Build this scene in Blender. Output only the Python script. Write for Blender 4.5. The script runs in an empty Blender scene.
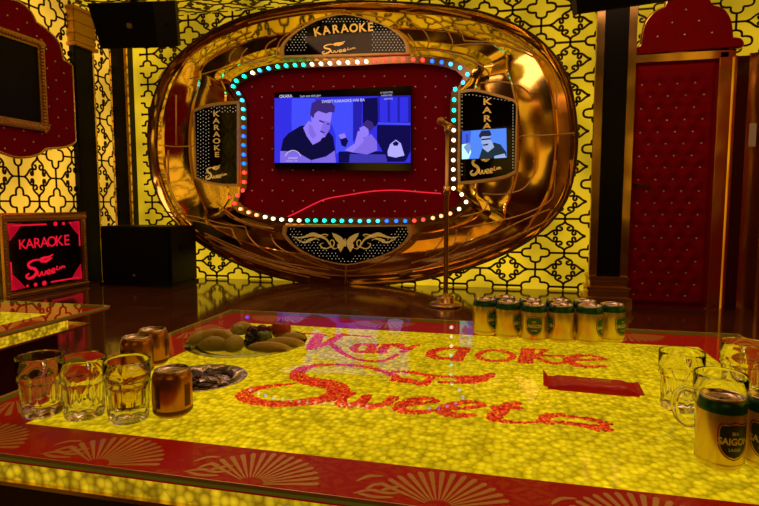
import bpy, bmesh, math, random
from mathutils import Vector, Matrix, noise
random.seed(7)
PI = math.pi
C = bpy.context.scene.collection
# ------------------------------------------------------------------ camera model (photo 759x506)
F = 548.0; CX, CY = 379.5, 253.0
TH = math.atan(48 / F); PSI = math.atan(130 * math.cos(TH) / F); H = 0.845
_c, _s, _ct, _st = math.cos(PSI), math.sin(PSI), math.cos(TH), math.sin(TH)
RV = Vector((_c, _s, 0)); FV = Vector((-_s * _ct, _c * _ct, -_st)); UV = Vector((-_s * _st, _c * _st, _ct))
EYE = Vector((0, 0, H))
def ray(px, py):
    return FV + RV * ((px - CX) / F) + UV * ((CY - py) / F)
def on_y(px, py, Y):            # -> (x, z) on the plane y = Y
    d = ray(px, py); t = Y / d.y; return (d.x * t, H + d.z * t)
def on_x(px, py, X):            # -> (y, z) on the plane x = X
    d = ray(px, py); t = X / d.x; return (d.y * t, H + d.z * t)
def on_z(px, py, Z):            # -> (x, y) on the plane z = Z
    d = ray(px, py); t = (Z - H) / d.z; return (d.x * t, d.y * t)

D = 5.70      # far wall
XL = -4.55    # left wall
XR = 1.93     # right wall
DA = 4.95     # door wall on the right
CEIL = 3.0
YN = -1.6     # wall behind the viewer

# ------------------------------------------------------------------ materials
def nodes(name):
    m = bpy.data.materials.new(name); m.use_nodes = True
    nt = m.node_tree; nt.nodes.clear()
    out = nt.nodes.new('ShaderNodeOutputMaterial')
    return m, nt, out
def N(nt, t, **kw):
    n = nt.nodes.new(t)
    for k, v in kw.items():
        if k in n.inputs: n.inputs[k].default_value = v
        else: setattr(n, k, v)
    return n
def c4(c): return (c[0], c[1], c[2], 1)
def mat(name, col, rough=.5, metal=0., spec=.5, bump=0., bscale=40., vary=0., vscale=8., sheen=0., coat=0., emit=None, estr=0., alpha=None):
    m, nt, out = nodes(name)
    p = N(nt, 'ShaderNodeBsdfPrincipled')
    p.inputs['Base Color'].default_value = c4(col); p.inputs['Roughness'].default_value = rough
    p.inputs['Metallic'].default_value = metal; p.inputs['Specular IOR Level'].default_value = spec
    p.inputs['Sheen Weight'].default_value = sheen; p.inputs['Coat Weight'].default_value = coat
    if emit:
        p.inputs['Emission Color'].default_value = c4(emit); p.inputs['Emission Strength'].default_value = estr
    tc = N(nt, 'ShaderNodeTexCoord')
    if vary > 0:
        nz = N(nt, 'ShaderNodeTexNoise', Scale=vscale, Detail=4.0)
        nt.links.new(tc.outputs['Object'], nz.inputs['Vector'])
        mx = N(nt, 'ShaderNodeMix', data_type='RGBA')
        mx.inputs[6].default_value = c4([x * (1 - vary) for x in col]); mx.inputs[7].default_value = c4([min(1, x * (1 + vary)) for x in col])
        nt.links.new(nz.outputs['Fac'], mx.inputs[0]); nt.links.new(mx.outputs[2], p.inputs['Base Color'])
    if bump > 0:
        nz = N(nt, 'ShaderNodeTexNoise', Scale=bscale, Detail=3.0)
        nt.links.new(tc.outputs['Object'], nz.inputs['Vector'])
        b = N(nt, 'ShaderNodeBump', Strength=bump, Distance=.01)
        nt.links.new(nz.outputs['Fac'], b.inputs['Height']); nt.links.new(b.outputs['Normal'], p.inputs['Normal'])
    nt.links.new(p.outputs[0], out.inputs[0])
    return m
def emat(name, col, s=1.0, vary=0., vscale=3., lamps=None):
    """a lit surface; vary = the lamps behind it are uneven"""
    m, nt, out = nodes(name)
    e = N(nt, 'ShaderNodeEmission', Strength=s); e.inputs[0].default_value = c4(col)
    if vary > 0:
        tc = N(nt, 'ShaderNodeTexCoord'); nz = N(nt, 'ShaderNodeTexNoise', Scale=vscale, Detail=2.0)
        nt.links.new(tc.outputs['Object'], nz.inputs['Vector'])
        r = N(nt, 'ShaderNodeMapRange'); r.inputs[1].default_value = .3; r.inputs[2].default_value = .7
        r.inputs[3].default_value = s * (1 - vary); r.inputs[4].default_value = s * (1 + vary)
        nt.links.new(nz.outputs['Fac'], r.inputs[0]); nt.links.new(r.outputs[0], e.inputs[1])
    nt.links.new(e.outputs[0], out.inputs[0])
    return m
def pebble_mat(name, cols, scale, s=1.0, stretch=(1, 1, 1)):
    """back-lit pebbled glass: each pebble its own brightness"""
    m, nt, out = nodes(name)
    tc = N(nt, 'ShaderNodeTexCoord'); mp = N(nt, 'ShaderNodeMapping'); mp.inputs['Scale'].default_value = stretch
    nt.links.new(tc.outputs['Object'], mp.inputs[0])
    v = N(nt, 'ShaderNodeTexVoronoi', Scale=scale); v.inputs['Randomness'].default_value = .8
    nt.links.new(mp.outputs[0], v.inputs['Vector'])
    r = N(nt, 'ShaderNodeValToRGB')
    el = r.color_ramp.elements
    el[0].position = .0; el[0].color = c4(cols[0]); el[1].position = .75; el[1].color = c4(cols[2])
    e1 = el.new(.42); e1.color = c4(cols[1])
    nt.links.new(v.outputs['Distance'], r.inputs[0])
    sep = N(nt, 'ShaderNodeSeparateColor'); nt.links.new(v.outputs['Color'], sep.inputs[0])
    nz = N(nt, 'ShaderNodeTexNoise', Scale=5.0); nt.links.new(tc.outputs['Object'], nz.inputs['Vector'])
    a = N(nt, 'ShaderNodeMapRange'); a.inputs[3].default_value = .72 * s; a.inputs[4].default_value = 1.28 * s
    nt.links.new(sep.outputs[0], a.inputs[0])
    b = N(nt, 'ShaderNodeMapRange'); b.inputs[1].default_value = .3; b.inputs[2].default_value = .7; b.inputs[3].default_value = .85; b.inputs[4].default_value = 1.15
    nt.links.new(nz.outputs['Fac'], b.inputs[0])
    mu = N(nt, 'ShaderNodeMath', operation='MULTIPLY'); nt.links.new(a.outputs[0], mu.inputs[0]); nt.links.new(b.outputs[0], mu.inputs[1])
    e = N(nt, 'ShaderNodeEmission'); nt.links.new(r.outputs[0], e.inputs[0]); nt.links.new(mu.outputs[0], e.inputs[1])
    nt.links.new(e.outputs[0], out.inputs[0])
    return m
def sheet_glass(name, tint=(1, 1, 1), ior=1.5, rough=.02, wob=0.):
    """clear flat glass: see-through plus Fresnel reflection"""
    m, nt, out = nodes(name)
    t = N(nt, 'ShaderNodeBsdfTransparent'); t.inputs[0].default_value = c4(tint)
    g = N(nt, 'ShaderNodeBsdfGlossy', Roughness=rough)
    f = N(nt, 'ShaderNodeFresnel', IOR=ior)
    mx = N(nt, 'ShaderNodeMixShader')
    ge = N(nt, 'ShaderNodeNewGeometry'); sb = N(nt, 'ShaderNodeMath', operation='SUBTRACT', use_clamp=True); mu = N(nt, 'ShaderNodeMath', operation='MULTIPLY')
    sb.inputs[0].default_value = 1.0; nt.links.new(ge.outputs['Backfacing'], sb.inputs[1])   # only the outer faces reflect
    nt.links.new(f.outputs[0], mu.inputs[0]); nt.links.new(sb.outputs[0], mu.inputs[1])
    nt.links.new(mu.outputs[0], mx.inputs[0]); nt.links.new(t.outputs[0], mx.inputs[1]); nt.links.new(g.outputs[0], mx.inputs[2])
    nt.links.new(mx.outputs[0], out.inputs[0])
    return m
def glass(name, col=(1, 1, 1), ior=1.45, rough=0.):
    m, nt, out = nodes(name)
    p = N(nt, 'ShaderNodeBsdfPrincipled')
    p.inputs['Base Color'].default_value = c4(col); p.inputs['Roughness'].default_value = rough
    p.inputs['Transmission Weight'].default_value = 1; p.inputs['IOR'].default_value = ior
    nt.links.new(p.outputs[0], out.inputs[0]); return m
def floor_mat():
    m, nt, out = nodes('polished_tile')
    p = N(nt, 'ShaderNodeBsdfPrincipled', Roughness=.09); p.inputs['Specular IOR Level'].default_value = .6
    tc = N(nt, 'ShaderNodeTexCoord')
    br = N(nt, 'ShaderNodeTexBrick', Scale=1.0); br.offset = 0.0
    br.inputs['Color1'].default_value = (.16, .055, .022, 1); br.inputs['Color2'].default_value = (.13, .045, .018, 1)
    br.inputs['Mortar'].default_value = (.02, .006, .003, 1)
    br.inputs['Mortar Size'].default_value = .004; br.inputs['Brick Width'].default_value = .8; br.inputs['Row Height'].default_value = .8
    nt.links.new(tc.outputs['Object'], br.inputs['Vector'])
    nz = N(nt, 'ShaderNodeTexNoise', Scale=2.5, Detail=6.0, Distortion=1.2); nt.links.new(tc.outputs['Object'], nz.inputs['Vector'])
    mx = N(nt, 'ShaderNodeMix', data_type='RGBA', blend_type='MULTIPLY'); mx.inputs[0].default_value = .8
    rr = N(nt, 'ShaderNodeValToRGB'); rr.color_ramp.elements[0].color = (.55, .5, .45, 1); rr.color_ramp.elements[0].position = .3; rr.color_ramp.elements[1].position = .7
    nt.links.new(nz.outputs['Fac'], rr.inputs[0]); nt.links.new(br.outputs['Color'], mx.inputs[6]); nt.links.new(rr.outputs[0], mx.inputs[7])
    nt.links.new(mx.outputs[2], p.inputs['Base Color']); nt.links.new(p.outputs[0], out.inputs[0]); return m
def gold_mirror(name, col, rough, wob, wscale):
    m, nt, out = nodes(name)
    p = N(nt, 'ShaderNodeBsdfPrincipled', Roughness=rough, Metallic=1.0); p.inputs['Base Color'].default_value = c4(col)
    tc = N(nt, 'ShaderNodeTexCoord'); nz = N(nt, 'ShaderNodeTexNoise', Scale=wscale, Detail=1.0)
    nt.links.new(tc.outputs['Object'], nz.inputs['Vector'])
    b = N(nt, 'ShaderNodeBump', Strength=wob, Distance=.1); nt.links.new(nz.outputs['Fac'], b.inputs['Height'])
    nt.links.new(b.outputs['Normal'], p.inputs['Normal']); nt.links.new(p.outputs[0], out.inputs[0]); return m
def glitter_mat():
    m, nt, out = nodes('black_glitter')
    p = N(nt, 'ShaderNodeBsdfPrincipled', Roughness=.06); p.inputs['Base Color'].default_value = (.003, .002, .002, 1); p.inputs['Specular IOR Level'].default_value = .3
    nt.links.new(p.outputs[0], out.inputs[0]); return m

M = {}
M['floor'] = floor_mat()
M['glow'] = emat('backlit_amber_wall', (.63, .385, .009), 1.0, .42, 1.7)
M['glow_side'] = emat('backlit_warm_wall', (.82, .43, .03), 1.0, .35, 1.6)
M['lattice'] = mat('dark_lattice', (.045, .016, .004), .35, .6)
M['gold'] = gold_mirror('gold_mirror', (.96, .68, .22), .10, .30, 2.0)
M['gold2'] = gold_mirror('gold_mirror_plain', (.92, .60, .22), .2, .15, 3.0)
M['gold_line'] = mat('pale_gold_edge', (.95, .66, .34), .35, .45)
M['gold_leaf'] = mat('gold_leaf', (.62, .33, .07), .38, .9, bump=.6, bscale=60)
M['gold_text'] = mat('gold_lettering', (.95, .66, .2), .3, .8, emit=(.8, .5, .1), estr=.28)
M['velvet'] = mat('red_velvet', (.27, .001, .014), .9, 0, .08, bump=.2, bscale=30, vary=.2, vscale=4)
M['velvet_door'] = mat('red_quilted_velvet', (.30, .001, .006), .8, 0, .1, bump=.2, bscale=40, vary=.2, vscale=4)
M['stud'] = mat('crystal_stud', (.9, .8, .75), .15, .6, .8)
M['black'] = mat('black_plastic', (.004, .003, .003), .45, 0, .2, bump=.1, bscale=200)
M['black_gloss'] = mat('black_gloss', (.004, .003, .003), .35, 0, .15)
M['glitter'] = glitter_mat()
M['grille'] = mat('speaker_grille', (.004, .003, .003), .6, 0, .1, bump=.5, bscale=400)
M['badge'] = mat('silver_badge', (.6, .6, .6), .3, 1)
M['rhine'] = emat('lit_pin_lights', (.80, .66, .42), .9)
M['dark_red'] = mat('dark_red_wall', (.10, .008, .004), .3, vary=.3, vscale=1.5)
M['dark_brown'] = mat('dark_lacquer', (.06, .010, .005), .2)
M['ceil'] = gold_mirror('ceiling_gold_mirror', (.9, .62, .22), .14, .2, 2.0)
M['bezel'] = mat('screen_bezel', (.004, .004, .005), .12)
YC = [(.86, .585, .010), (.71, .47, .003), (.48, .29, .001)]
M['pebble'] = pebble_mat('lit_yellow_pebbles', YC, 95, 1.0, (1, .9, 1))
M['pebble_edge'] = pebble_mat('lit_amber_pebbles', [(.85, .55, .01), (.6, .36, .006), (.28, .15, .003)], 80, .85)
M['bead'] = pebble_mat('lit_red_beads', [(.98, .16, .02), (.78, .05, .008), (.42, .010, .004)], 150, 1.0)
M['glass_top'] = sheet_glass('table_glass', (.99, .99, .97), 1.16, .01)
M['glass_edge'] = mat('green_glass_edge', (.16, .17, .01), .1, 0, .6, emit=(.3, .3, .02), estr=.12)
M['border'] = mat('red_table_border', (.42, .006, .004), .4, 0, .1, vary=.25, vscale=6, emit=(.30, .003, .002), estr=.32)
M['fan'] = mat('etched_gold_fan', (.62, .28, .06), .4, .2, emit=(.50, .17, .02), estr=.14)
M['table_side'] = mat('table_dark_side', (.05, .006, .003), .25)
M['mug'] = glass('clear_glass', (1, .99, .95), 1.45)
M['beer'] = glass('pale_beer', (.95, .80, .18), 1.33)
M['can'] = mat('champagne_can', (.80, .62, .22), .28, .75, vary=.06, vscale=30)
M['can_green'] = mat('dark_green_band', (.010, .10, .03), .3, .4)
M['can_lid'] = mat('aluminium_lid', (.72, .62, .48), .25, 1)
M['emblem'] = mat('dark_green_shield', (.006, .028, .014), .35)
M['emblem_green'] = mat('green_shield', (.012, .14, .04), .35)
M['emblem_rim'] = mat('red_shield_rim', (.30, .03, .03), .4)
M['cream'] = mat('cream_print', (.80, .70, .42), .5)
M['copper_can'] = mat('bronze_gold_can', (.50, .20, .035), .28, .85, vary=.1, vscale=25)
M['copper_dark'] = mat('dark_brown_print', (.10, .02, .008), .35, .3)
M['plate'] = glass('clear_plate_glass', (1, .98, .92), 1.45, .05)
M['foil'] = mat('foil_dish', (.62, .56, .5), .22, 1, bump=.6, bscale=50)
M['snack'] = mat('dark_snack', (.05, .016, .006), .25, 0, .7, bump=.6, bscale=90, vary=.4, vscale=30)
M['snack_foil'] = mat('silver_scrap', (.55, .5, .55), .2, 1, bump=.5, bscale=80)
M['guava'] = mat('pale_green_fruit', (.58, .52, .12), .45, bump=.3, bscale=70, vary=.25, vscale=25)
M['mango'] = mat('green_yellow_fruit', (.66, .50, .09), .4, bump=.25, bscale=60, vary=.2, vscale=20)
M['green_apple'] = mat('green_skin', (.16, .24, .02), .25, vary=.3, vscale=12)
M['red_apple'] = mat('red_skin', (.42, .05, .02), .25, vary=.35, vscale=14)
M['grape'] = mat('dark_grape_skin', (.014, .006, .010), .22)
M['plum'] = mat('purple_red_skin', (.20, .01, .06), .2)
M['stem'] = mat('brown_stem', (.08, .04, .015), .7)
M['packet'] = mat('red_packet_film', (.78, .014, .010), .35, 0, .3, bump=.35, bscale=45, vary=.15, vscale=20)
M['packet_print'] = mat('gold_packet_print', (.95, .62, .16), .5)
M['brass'] = mat('brass_tube', (.72, .45, .14), .28, 1)
M['chrome'] = mat('led_channel', (.50, .32, .2), .2, 1)
M['red_lit'] = emat('red_lit_engraving', (.80, .008, .028), 1.0)
M['red_dim'] = emat('red_dim_engraving', (.60, .004, .02), .8)
M['laser'] = emat('laser_trace_glow', (.95, .02, .05), 1.0)
M['sign_black'] = mat('sign_black_acrylic', (.012, .003, .003), .15)
M['paper'] = mat('white_notice', (.8, .78, .7), .6)
M['handle'] = mat('dark_bronze', (.05, .02, .012), .3, .8)

# ------------------------------------------------------------------ mesh helpers
def link(o): C.objects.link(o); return o
def obj(name, VF, m, parent=None, smooth=False, mats=None, fm=None):
    V, Fs = VF[0], VF[1]
    off = parent_origin(parent)
    me = bpy.data.meshes.new(name)
    me.from_pydata([tuple(Vector(v) - off) for v in V], [], Fs)
    for mm in (mats or [m]): me.materials.append(mm)
    if fm:
        for p, i in zip(me.polygons, fm): p.material_index = i
    bm = bmesh.new(); bm.from_mesh(me); bmesh.ops.recalc_face_normals(bm, faces=bm.faces); bm.to_mesh(me); bm.free()
    if smooth:
        for p in me.polygons: p.use_smooth = True
    o = link(bpy.data.objects.new(name, me))
    if parent: o.parent = parent
    return o
def parent_origin(p):
    v = Vector((0, 0, 0))
    while p is not None:
        v = v + p.location; p = p.parent
    return v
def thing(name, label, cat, loc=(0, 0, 0), group=None):
    o = link(bpy.data.objects.new(name, None)); o.location = loc; o.empty_display_size = .05
    o['label'] = label; o['category'] = cat
    if group: o['group'] = group
    return o
def tag(o, label, cat, group=None):
    o['label'] = label; o['category'] = cat
    if group: o['group'] = group
    return o
def struct(o): o['kind'] = 'structure'; return o
def join(*parts):
    V, Fs = [], []
    for v, f in parts:
        n = len(V); V += [tuple(x) for x in v]; Fs += [tuple(i + n for i in q) for q in f]
    return V, Fs
def box(x0, x1, y0, y1, z0, z1):
    V = [(x, y, z) for z in (z0, z1) for y in (y0, y1) for x in (x0, x1)]
    return V, [(0, 1, 3, 2), (4, 6, 7, 5), (0, 4, 5, 1), (1, 5, 7, 3), (3, 7, 6, 2), (2, 6, 4, 0)]
def bbox(x0, x1, y0, y1, z0, z1, b=.004):
    """box with bevelled edges"""
    bm = bmesh.new()
    vs = [bm.verts.new(v) for v in box(x0, x1, y0, y1, z0, z1)[0]]
    for f in box(0, 1, 0, 1, 0, 1)[1]: bm.faces.new([vs[i] for i in f])
    bmesh.ops.bevel(bm, geom=bm.edges[:], offset=b, segments=2, affect='EDGES')
    bm.verts.index_update()
    r = [tuple(v.co) for v in bm.verts], [tuple(v.index for v in f.verts) for f in bm.faces]
    bm.free(); return r
def lathe(prof, n=32, cx=0, cy=0, cz=0, close=False):
    """profile [(r, z)] about the z axis"""
    V, Fs = [], []
    rings = []
    for r, z in prof:
        if r < 1e-6: rings.append([len(V)]); V.append((cx, cy, cz + z))
        else:
            rings.append(list(range(len(V), len(V) + n)))
            V += [(cx + r * math.cos(2 * PI * k / n), cy + r * math.sin(2 * PI * k / n), cz + z) for k in range(n)]
    pairs = list(zip(rings, rings[1:])) + ([(rings[-1], rings[0])] if close else [])
    for a, b in pairs:
        for k in range(n):
            k2 = (k + 1) % n
            if len(a) == 1 and len(b) == 1: continue
            if len(a) == 1: Fs.append((a[0], b[k2], b[k]))
            elif len(b) == 1: Fs.append((a[k], a[k2], b[0]))
            else: Fs.append((a[k], a[k2], b[k2], b[k]))
    return V, Fs
def tube(path, r, n=8, closed=False):
    P = [Vector(p) for p in path]; V, Fs = [], []
    m = len(P); up = Vector((0, 0, 1))
    prev = None
    for i, p in enumerate(P):
        a = P[(i - 1) % m] if (closed or i > 0) else p; b = P[(i + 1) % m] if (closed or i < m - 1) else p
        t = (b - a).normalized() if (b - a).length > 1e-9 else Vector((1, 0, 0))
        if prev is None:
            ref = up if abs(t.dot(up)) < .9 else Vector((1, 0, 0)); nrm = (ref - t * ref.dot(t)).normalized()
        else:
            nrm = prev - t * prev.dot(t); nrm = nrm.normalized() if nrm.length > 1e-6 else prev
        prev = nrm; bi = t.cross(nrm); rr = r[i] if isinstance(r, (list, tuple)) else r
        V += [tuple(p + (nrm * math.cos(2 * PI * k / n) + bi * math.sin(2 * PI * k / n)) * rr) for k in range(n)]
    for i in range(m if closed else m - 1):
        for k in range(n):
            a, b = i * n, ((i + 1) % m) * n
            Fs.append((a + k, a + (k + 1) % n, b + (k + 1) % n, b + k))
    if not closed:
        Fs.append(tuple(range(n - 1, -1, -1))); Fs.append(tuple(range((m - 1) * n, m * n)))
    return V, Fs
def prism(poly, d0, d1, f):
    """closed outline in a wall plane, extruded from depth d0 to d1; f(u, v, d) -> xyz"""
    n = len(poly)
    V = [f(u, v, d0) for u, v in poly] + [f(u, v, d1) for u, v in poly]
    Fs = [tuple(range(n)), tuple(range(2 * n - 1, n - 1, -1))] + [(i, (i + 1) % n, n + (i + 1) % n, n + i) for i in range(n)]
    return V, Fs
def ring_prism(outer, inner, d0, d1, f):
    n = len(outer)
    V = [f(u, v, d) for d in (d0, d1) for pl in (outer, inner) for u, v in pl]
    Fs = []
    for i in range(n):
        j = (i + 1) % n
        Fs += [(i, j, n + j, n + i), (2 * n + i, 3 * n + i, 3 * n + j, 2 * n + j), (i, 2 * n + i, 2 * n + j, j), (n + i, n + j, 3 * n + j, 3 * n + i)]
    return V, Fs
def ribbon(path, w, d0, d1, f, closed=False):
    """flat band of width w (number or list) along a 2-D path"""
    P = [Vector(p) for p in path]
    Q = [P[0]]
    for p in P[1:]:
        if (p - Q[-1]).length > 1e-6: Q.append(p)
    if len(Q) != len(P) and isinstance(w, (list, tuple)): w = [w[min(i, len(w) - 1)] for i in range(len(Q))]
    P = Q; m = len(P)
    if m < 2: return [], []
    L, R_ = [], []
    for i, p in enumerate(P):
        a = P[(i - 1) % m] if (closed or i > 0) else p; b = P[(i + 1) % m] if (closed or i < m - 1) else p
        t = (b - a); t = t.normalized() if t.length > 1e-9 else Vector((1, 0))
        nn = Vector((-t.y, t.x)); ww = (w[i] if isinstance(w, (list, tuple)) else w) / 2
        L.append(p + nn * ww); R_.append(p - nn * ww)
    V = [f(q.x, q.y, d) for d in (d0, d1) for q in L + R_]; Fs = []
    for i in range(m if closed else m - 1):
        j = (i + 1) % m
        Fs += [(i, j, m + j, m + i), (2 * m + i, 3 * m + i, 3 * m + j, 2 * m + j), (i, 2 * m + i, 2 * m + j, j), (m + i, m + j, 3 * m + j, 3 * m + i)]
    if not closed:
        Fs += [(0, m, 3 * m, 2 * m), (m - 1, 3 * m - 1, 4 * m - 1, 2 * m - 1)]
    return V, Fs
def spline(pts, n=6, closed=False):
    """Catmull-Rom through points (any dimension)"""
    P = [Vector(p) for p in pts]; m = len(P); out = []
    for i in range(m if closed else m - 1):
        if closed: a, b, c, d = P[(i - 1) % m], P[i], P[(i + 1) % m], P[(i + 2) % m]
        else: a, b, c, d = P[max(i - 1, 0)], P[i], P[i + 1], P[min(i + 2, m - 1)]
        for k in range(n):
            t = k / n
            out.append(.5 * ((2 * b) + (c - a) * t + (2 * a - 5 * b + 4 * c - d) * t * t + (3 * b - a - 3 * c + d) * t ** 3))
    if not closed: out.append(P[-1])
    return [tuple(p) for p in out]
def arc(cx, cy, r, a0, a1, n=8, ry=None):
    ry = r if ry is None else ry
    return [(cx + r * math.cos(math.radians(a0 + (a1 - a0) * k / n)), cy + ry * math.sin(math.radians(a0 + (a1 - a0) * k / n))) for k in range(n + 1)]
def ball(c, r, sub=1, sq=(1, 1, 1)):
    bm = bmesh.new(); bmesh.ops.create_icosphere(bm, subdivisions=sub, radius=r); bm.verts.index_update()
    R = [(c[0] + v.co.x * sq[0], c[1] + v.co.y * sq[1], c[2] + v.co.z * sq[2]) for v in bm.verts], [tuple(v.index for v in q.verts) for q in bm.faces]
    bm.free(); return R
_ICO = ball((0, 0, 0), 1, 1)
def pip(c, r, sq=(1, 1, 1)):
    return [(c[0] + v[0] * r * sq[0], c[1] + v[1] * r * sq[1], c[2] + v[2] * r * sq[2]) for v in _ICO[0]], _ICO[1]
def text2d(s, size=1.0, bold=0.0, spacing=1.0):
    """letters as flat 2-D triangles, centred on x, baseline at 0"""
    cu = bpy.data.curves.new('lettering', 'FONT'); cu.body = s; cu.size = size; cu.align_x = 'CENTER'; cu.offset = bold; cu.space_character = spacing
    cu.resolution_u = 3
    o = bpy.data.objects.new('lettering', cu); C.objects.link(o)
    dg = bpy.context.evaluated_depsgraph_get(); dg.update()
    me = o.evaluated_get(dg).to_mesh()
    V = [(v.co.x, v.co.y) for v in me.vertices]; Fs = [tuple(p.vertices) for p in me.polygons]
    o.evaluated_get(dg).to_mesh_clear()
    bpy.data.objects.remove(o); bpy.data.curves.remove(cu)
    return V, Fs
def text_on(s, size, f, d, cx=0, cy=0, bold=0.0, sx=1.0, spacing=1.0, rot=0.0, thick=.003):
    V, Fs = text2d(s, size, bold, spacing)
    cr, sr = math.cos(rot), math.sin(rot)
    out = [f(cx + (x * cr * sx - y * sr), cy + (x * sr * sx + y * cr), d + thick) for x, y in V]
    return out, Fs
# wall planes: (u, v, depth into the room)
far = lambda u, v, d: (u, D - d, v)
leftw = lambda u, v, d: (XL + d, u, v)
rightw = lambda u, v, d: (XR - d, u, v)
alc = lambda u, v, d: (u, DA - d, v)
def flat(z): return lambda u, v, d: (u, v, z + d)
def far_px(pts, d):             # trace on a plane d in front of the far wall
    return [on_y(x, y, D - d) for x, y in pts]

# ------------------------------------------------------------------ the room
struct(obj('floor', box(XL - .2, XR + .2, YN - .1, D + .2, -.1, 0), M['floor']))
struct(obj('ceiling', box(XL - .2, XR + .2, YN - .1, D + .2, CEIL, CEIL + .1), M['ceil']))
struct(obj('wall_back', box(XL, XR + .1, D, D + .12, 0, CEIL), M['glow']))
struct(obj('wall_left', box(XL - .12, XL, 2.2, D, 0, CEIL), M['glow_side']))
struct(obj('wall_left_front', box(XL - .12, XL, YN, 2.2, 0, CEIL), M['dark_red'])).name = 'wall_left.001'
struct(obj('wall_right', box(XR, XR + .12, YN, D, 0, CEIL), M['dark_red']))
struct(obj('wall_front', box(XL, XR, YN - .12, YN, 0, CEIL), M['dark_red']))
struct(obj('wall_alcove', box(.75, XR, DA, DA + .1, 0, CEIL), M['glow']))
# unseen glowing panels added behind and beside the viewer for the gold to reflect
struct(obj('added_glow_1', box(-3.6, -2.3, YN, YN + .02, .9, 2.4), M['glow_side']))
struct(obj('added_glow_2', box(-.4, 1.2, YN, YN + .02, 1.5, 2.5), M['glow_side']))
struct(obj('added_glow_3', box(XR - .02, XR, .6, 1.9, .8, 2.4), M['glow_side']))

struct(obj('trim_10', box(XL + .05, XR, 3.9, D - .005, CEIL - .03, CEIL + .0), M['glow']))
struct(obj('added_glow_4', box(XR - .02, XR, 2.3, 3.3, .9, 2.9), M['glow_side']))  # added out-of-view glowing panel, brightens the gold reflections
# dark columns between the lit panels
t = struct(obj('trim_1', bbox(-4.55, -4.475, 5.02, 5.28, 0, 2.52, .006), M['black_gloss']))
obj('column_capital', join(bbox(-4.55, -4.45, 5.0, 5.31, 2.55, 2.90, .01), bbox(-4.55, -4.435, 4.985, 5.33, 2.51, 2.55, .006), bbox(-4.55, -4.435, 4.985, 5.33, 2.88, 2.92, .006), bbox(-4.55, -4.44, 4.99, 5.32, 2.64, 2.67, .005), bbox(-4.55, -4.44, 4.99, 5.32, 2.76, 2.79, .005)), M['gold_leaf'], t)
obj('column_edge', box(-4.48, -4.468, 5.265, 5.285, 0, 2.52), M['gold2'], t)
t = struct(obj('trim_2', bbox(-4.475, -4.285, 5.56, D, 0, CEIL, .006), M['black_gloss']))
obj('column_edge', join(box(-4.49, -4.465, 5.55, 5.575, 0, CEIL), box(-4.295, -4.265, 5.55, 5.575, 0, CEIL)), M['gold2'], t)
# right pillar with mirror edges on a stepped plinth
x0, x1, yp = .70, .885, 4.74
t = struct(obj('trim_3', box(x0, x1, yp, DA + .05, .27, CEIL), M['black_gloss']))
obj('pillar_side', join(box(.80, .86, DA, D, .0, CEIL)), M['gold2'], t)
obj('pillar_edge', join(bbox(x0 - .055, x0 + .004, yp - .006, yp + .06, .27, CEIL, .004), bbox(x1 - .004, x1 + .055, yp - .006, yp + .06, .27, CEIL, .004)), M['gold2'], t)
pl = []
for k, (e, z0, z1) in enumerate(((.085, 0, .10), (.065, .10, .16), (.078, .16, .185), (.05, .185, .235), (.06, .235, .27))):
    pl.append(bbox(x0 - e, x1 + e, yp - e * .8, DA + .02, z0, z1, .006))
obj('pillar_plinth', join(*pl), M['gold2'], t)

# ------------------------------------------------------------------ lattice screens
def cell_paths(W, Hh):
    """one medallion at (0,0) with its scroll hearts, one quatrefoil at (W/2,H/2), the stems between them"""
    P = []
    a, b = W * .36, Hh * .42
    up = [(0, 1), (.13, .85), (.42, .72), (.58, .57), (.52, .43), (.32, .38), (.18, .47), (.24, .60), (.38, .58)]
    sd = [(1.44, 0), (1.18, .10), (.92, .30), (.70, .40), (.54, .30), (.54, .13), (.68, .09), (.76, .20), (.68, .27)]
    for sx in (1, -1):
        for sy in (1, -1):
            P.append(spline([(sx * x * a / 1.44, sy * y * b) for x, y in up], 3))
            P.append(spline([(sx * x * a / 1.44, sy * y * b) for x, y in sd], 3))
    P.append([(a, 0), (W / 2, 0)]); P.append([(-a, 0), (-W / 2, 0)])
    P.append([(0, b), (0, Hh / 2)]); P.append([(0, -b), (0, -Hh / 2)])
    qx, qy = W / 2, Hh / 2
    Q = [(.245, 0), (.225, .085), (.16, .12), (.095, .125), (.092, .19), (.070, .255), (0, .285)]
    q = [(x, y) for x, y in Q] + [(-x, y) for x, y in reversed(Q[:-1])]
    q = q + [(x, -y) for x, y in reversed(q[1:-1])]
    q = spline([(qx + x * W, qy + y * Hh) for x, y in q], 3, True); q.append(q[0]); P.append(q)
    P.append([(qx, qy + .285 * Hh), (qx, Hh)]); P.append([(qx, qy - .285 * Hh), (qx, 0)])
    P.append([(qx + .245 * W, qy), (W, qy)]); P.append([(qx - .245 * W, qy), (0, qy)])
    return P
def lattice(u0, u1, v0, v1, W, Hh, ou, ov, f, w=.016, keep=None):
    parts = []
    base = cell_paths(W, Hh)
    for i in range(int((u0 - ou) / W) - 2, int((u1 - ou) / W) + 3):
        for j in range(int((v0 - ov) / Hh) - 2, int((v1 - ov) / Hh) + 3):
            cu, cv = ou + i * W, ov + j * Hh
            if cu < u0 - W or cu > u1 + W or cv < v0 - Hh or cv > v1 + Hh: continue
            for p in base:
                run = []
                for x, y in p + [(1e9, 1e9)]:
                    X, Y = cu + x, cv + y
                    if u0 <= X <= u1 and v0 <= Y <= v1 and (keep is None or keep(X, Y)): run.append((X, Y))
                    else:
                        if len(run) > 1: parts.append(ribbon(run, w, .004, .012, f))
                        run = []
    return join(*parts)
# where the medallions sit in the photo
mu, mv = on_y(564.5, 236, D); mu2, mv2 = on_y(564.5, 270, D)
HC = mv - mv2; WC = 2 * (mu - on_y(535.5, 253, D)[0])
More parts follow.
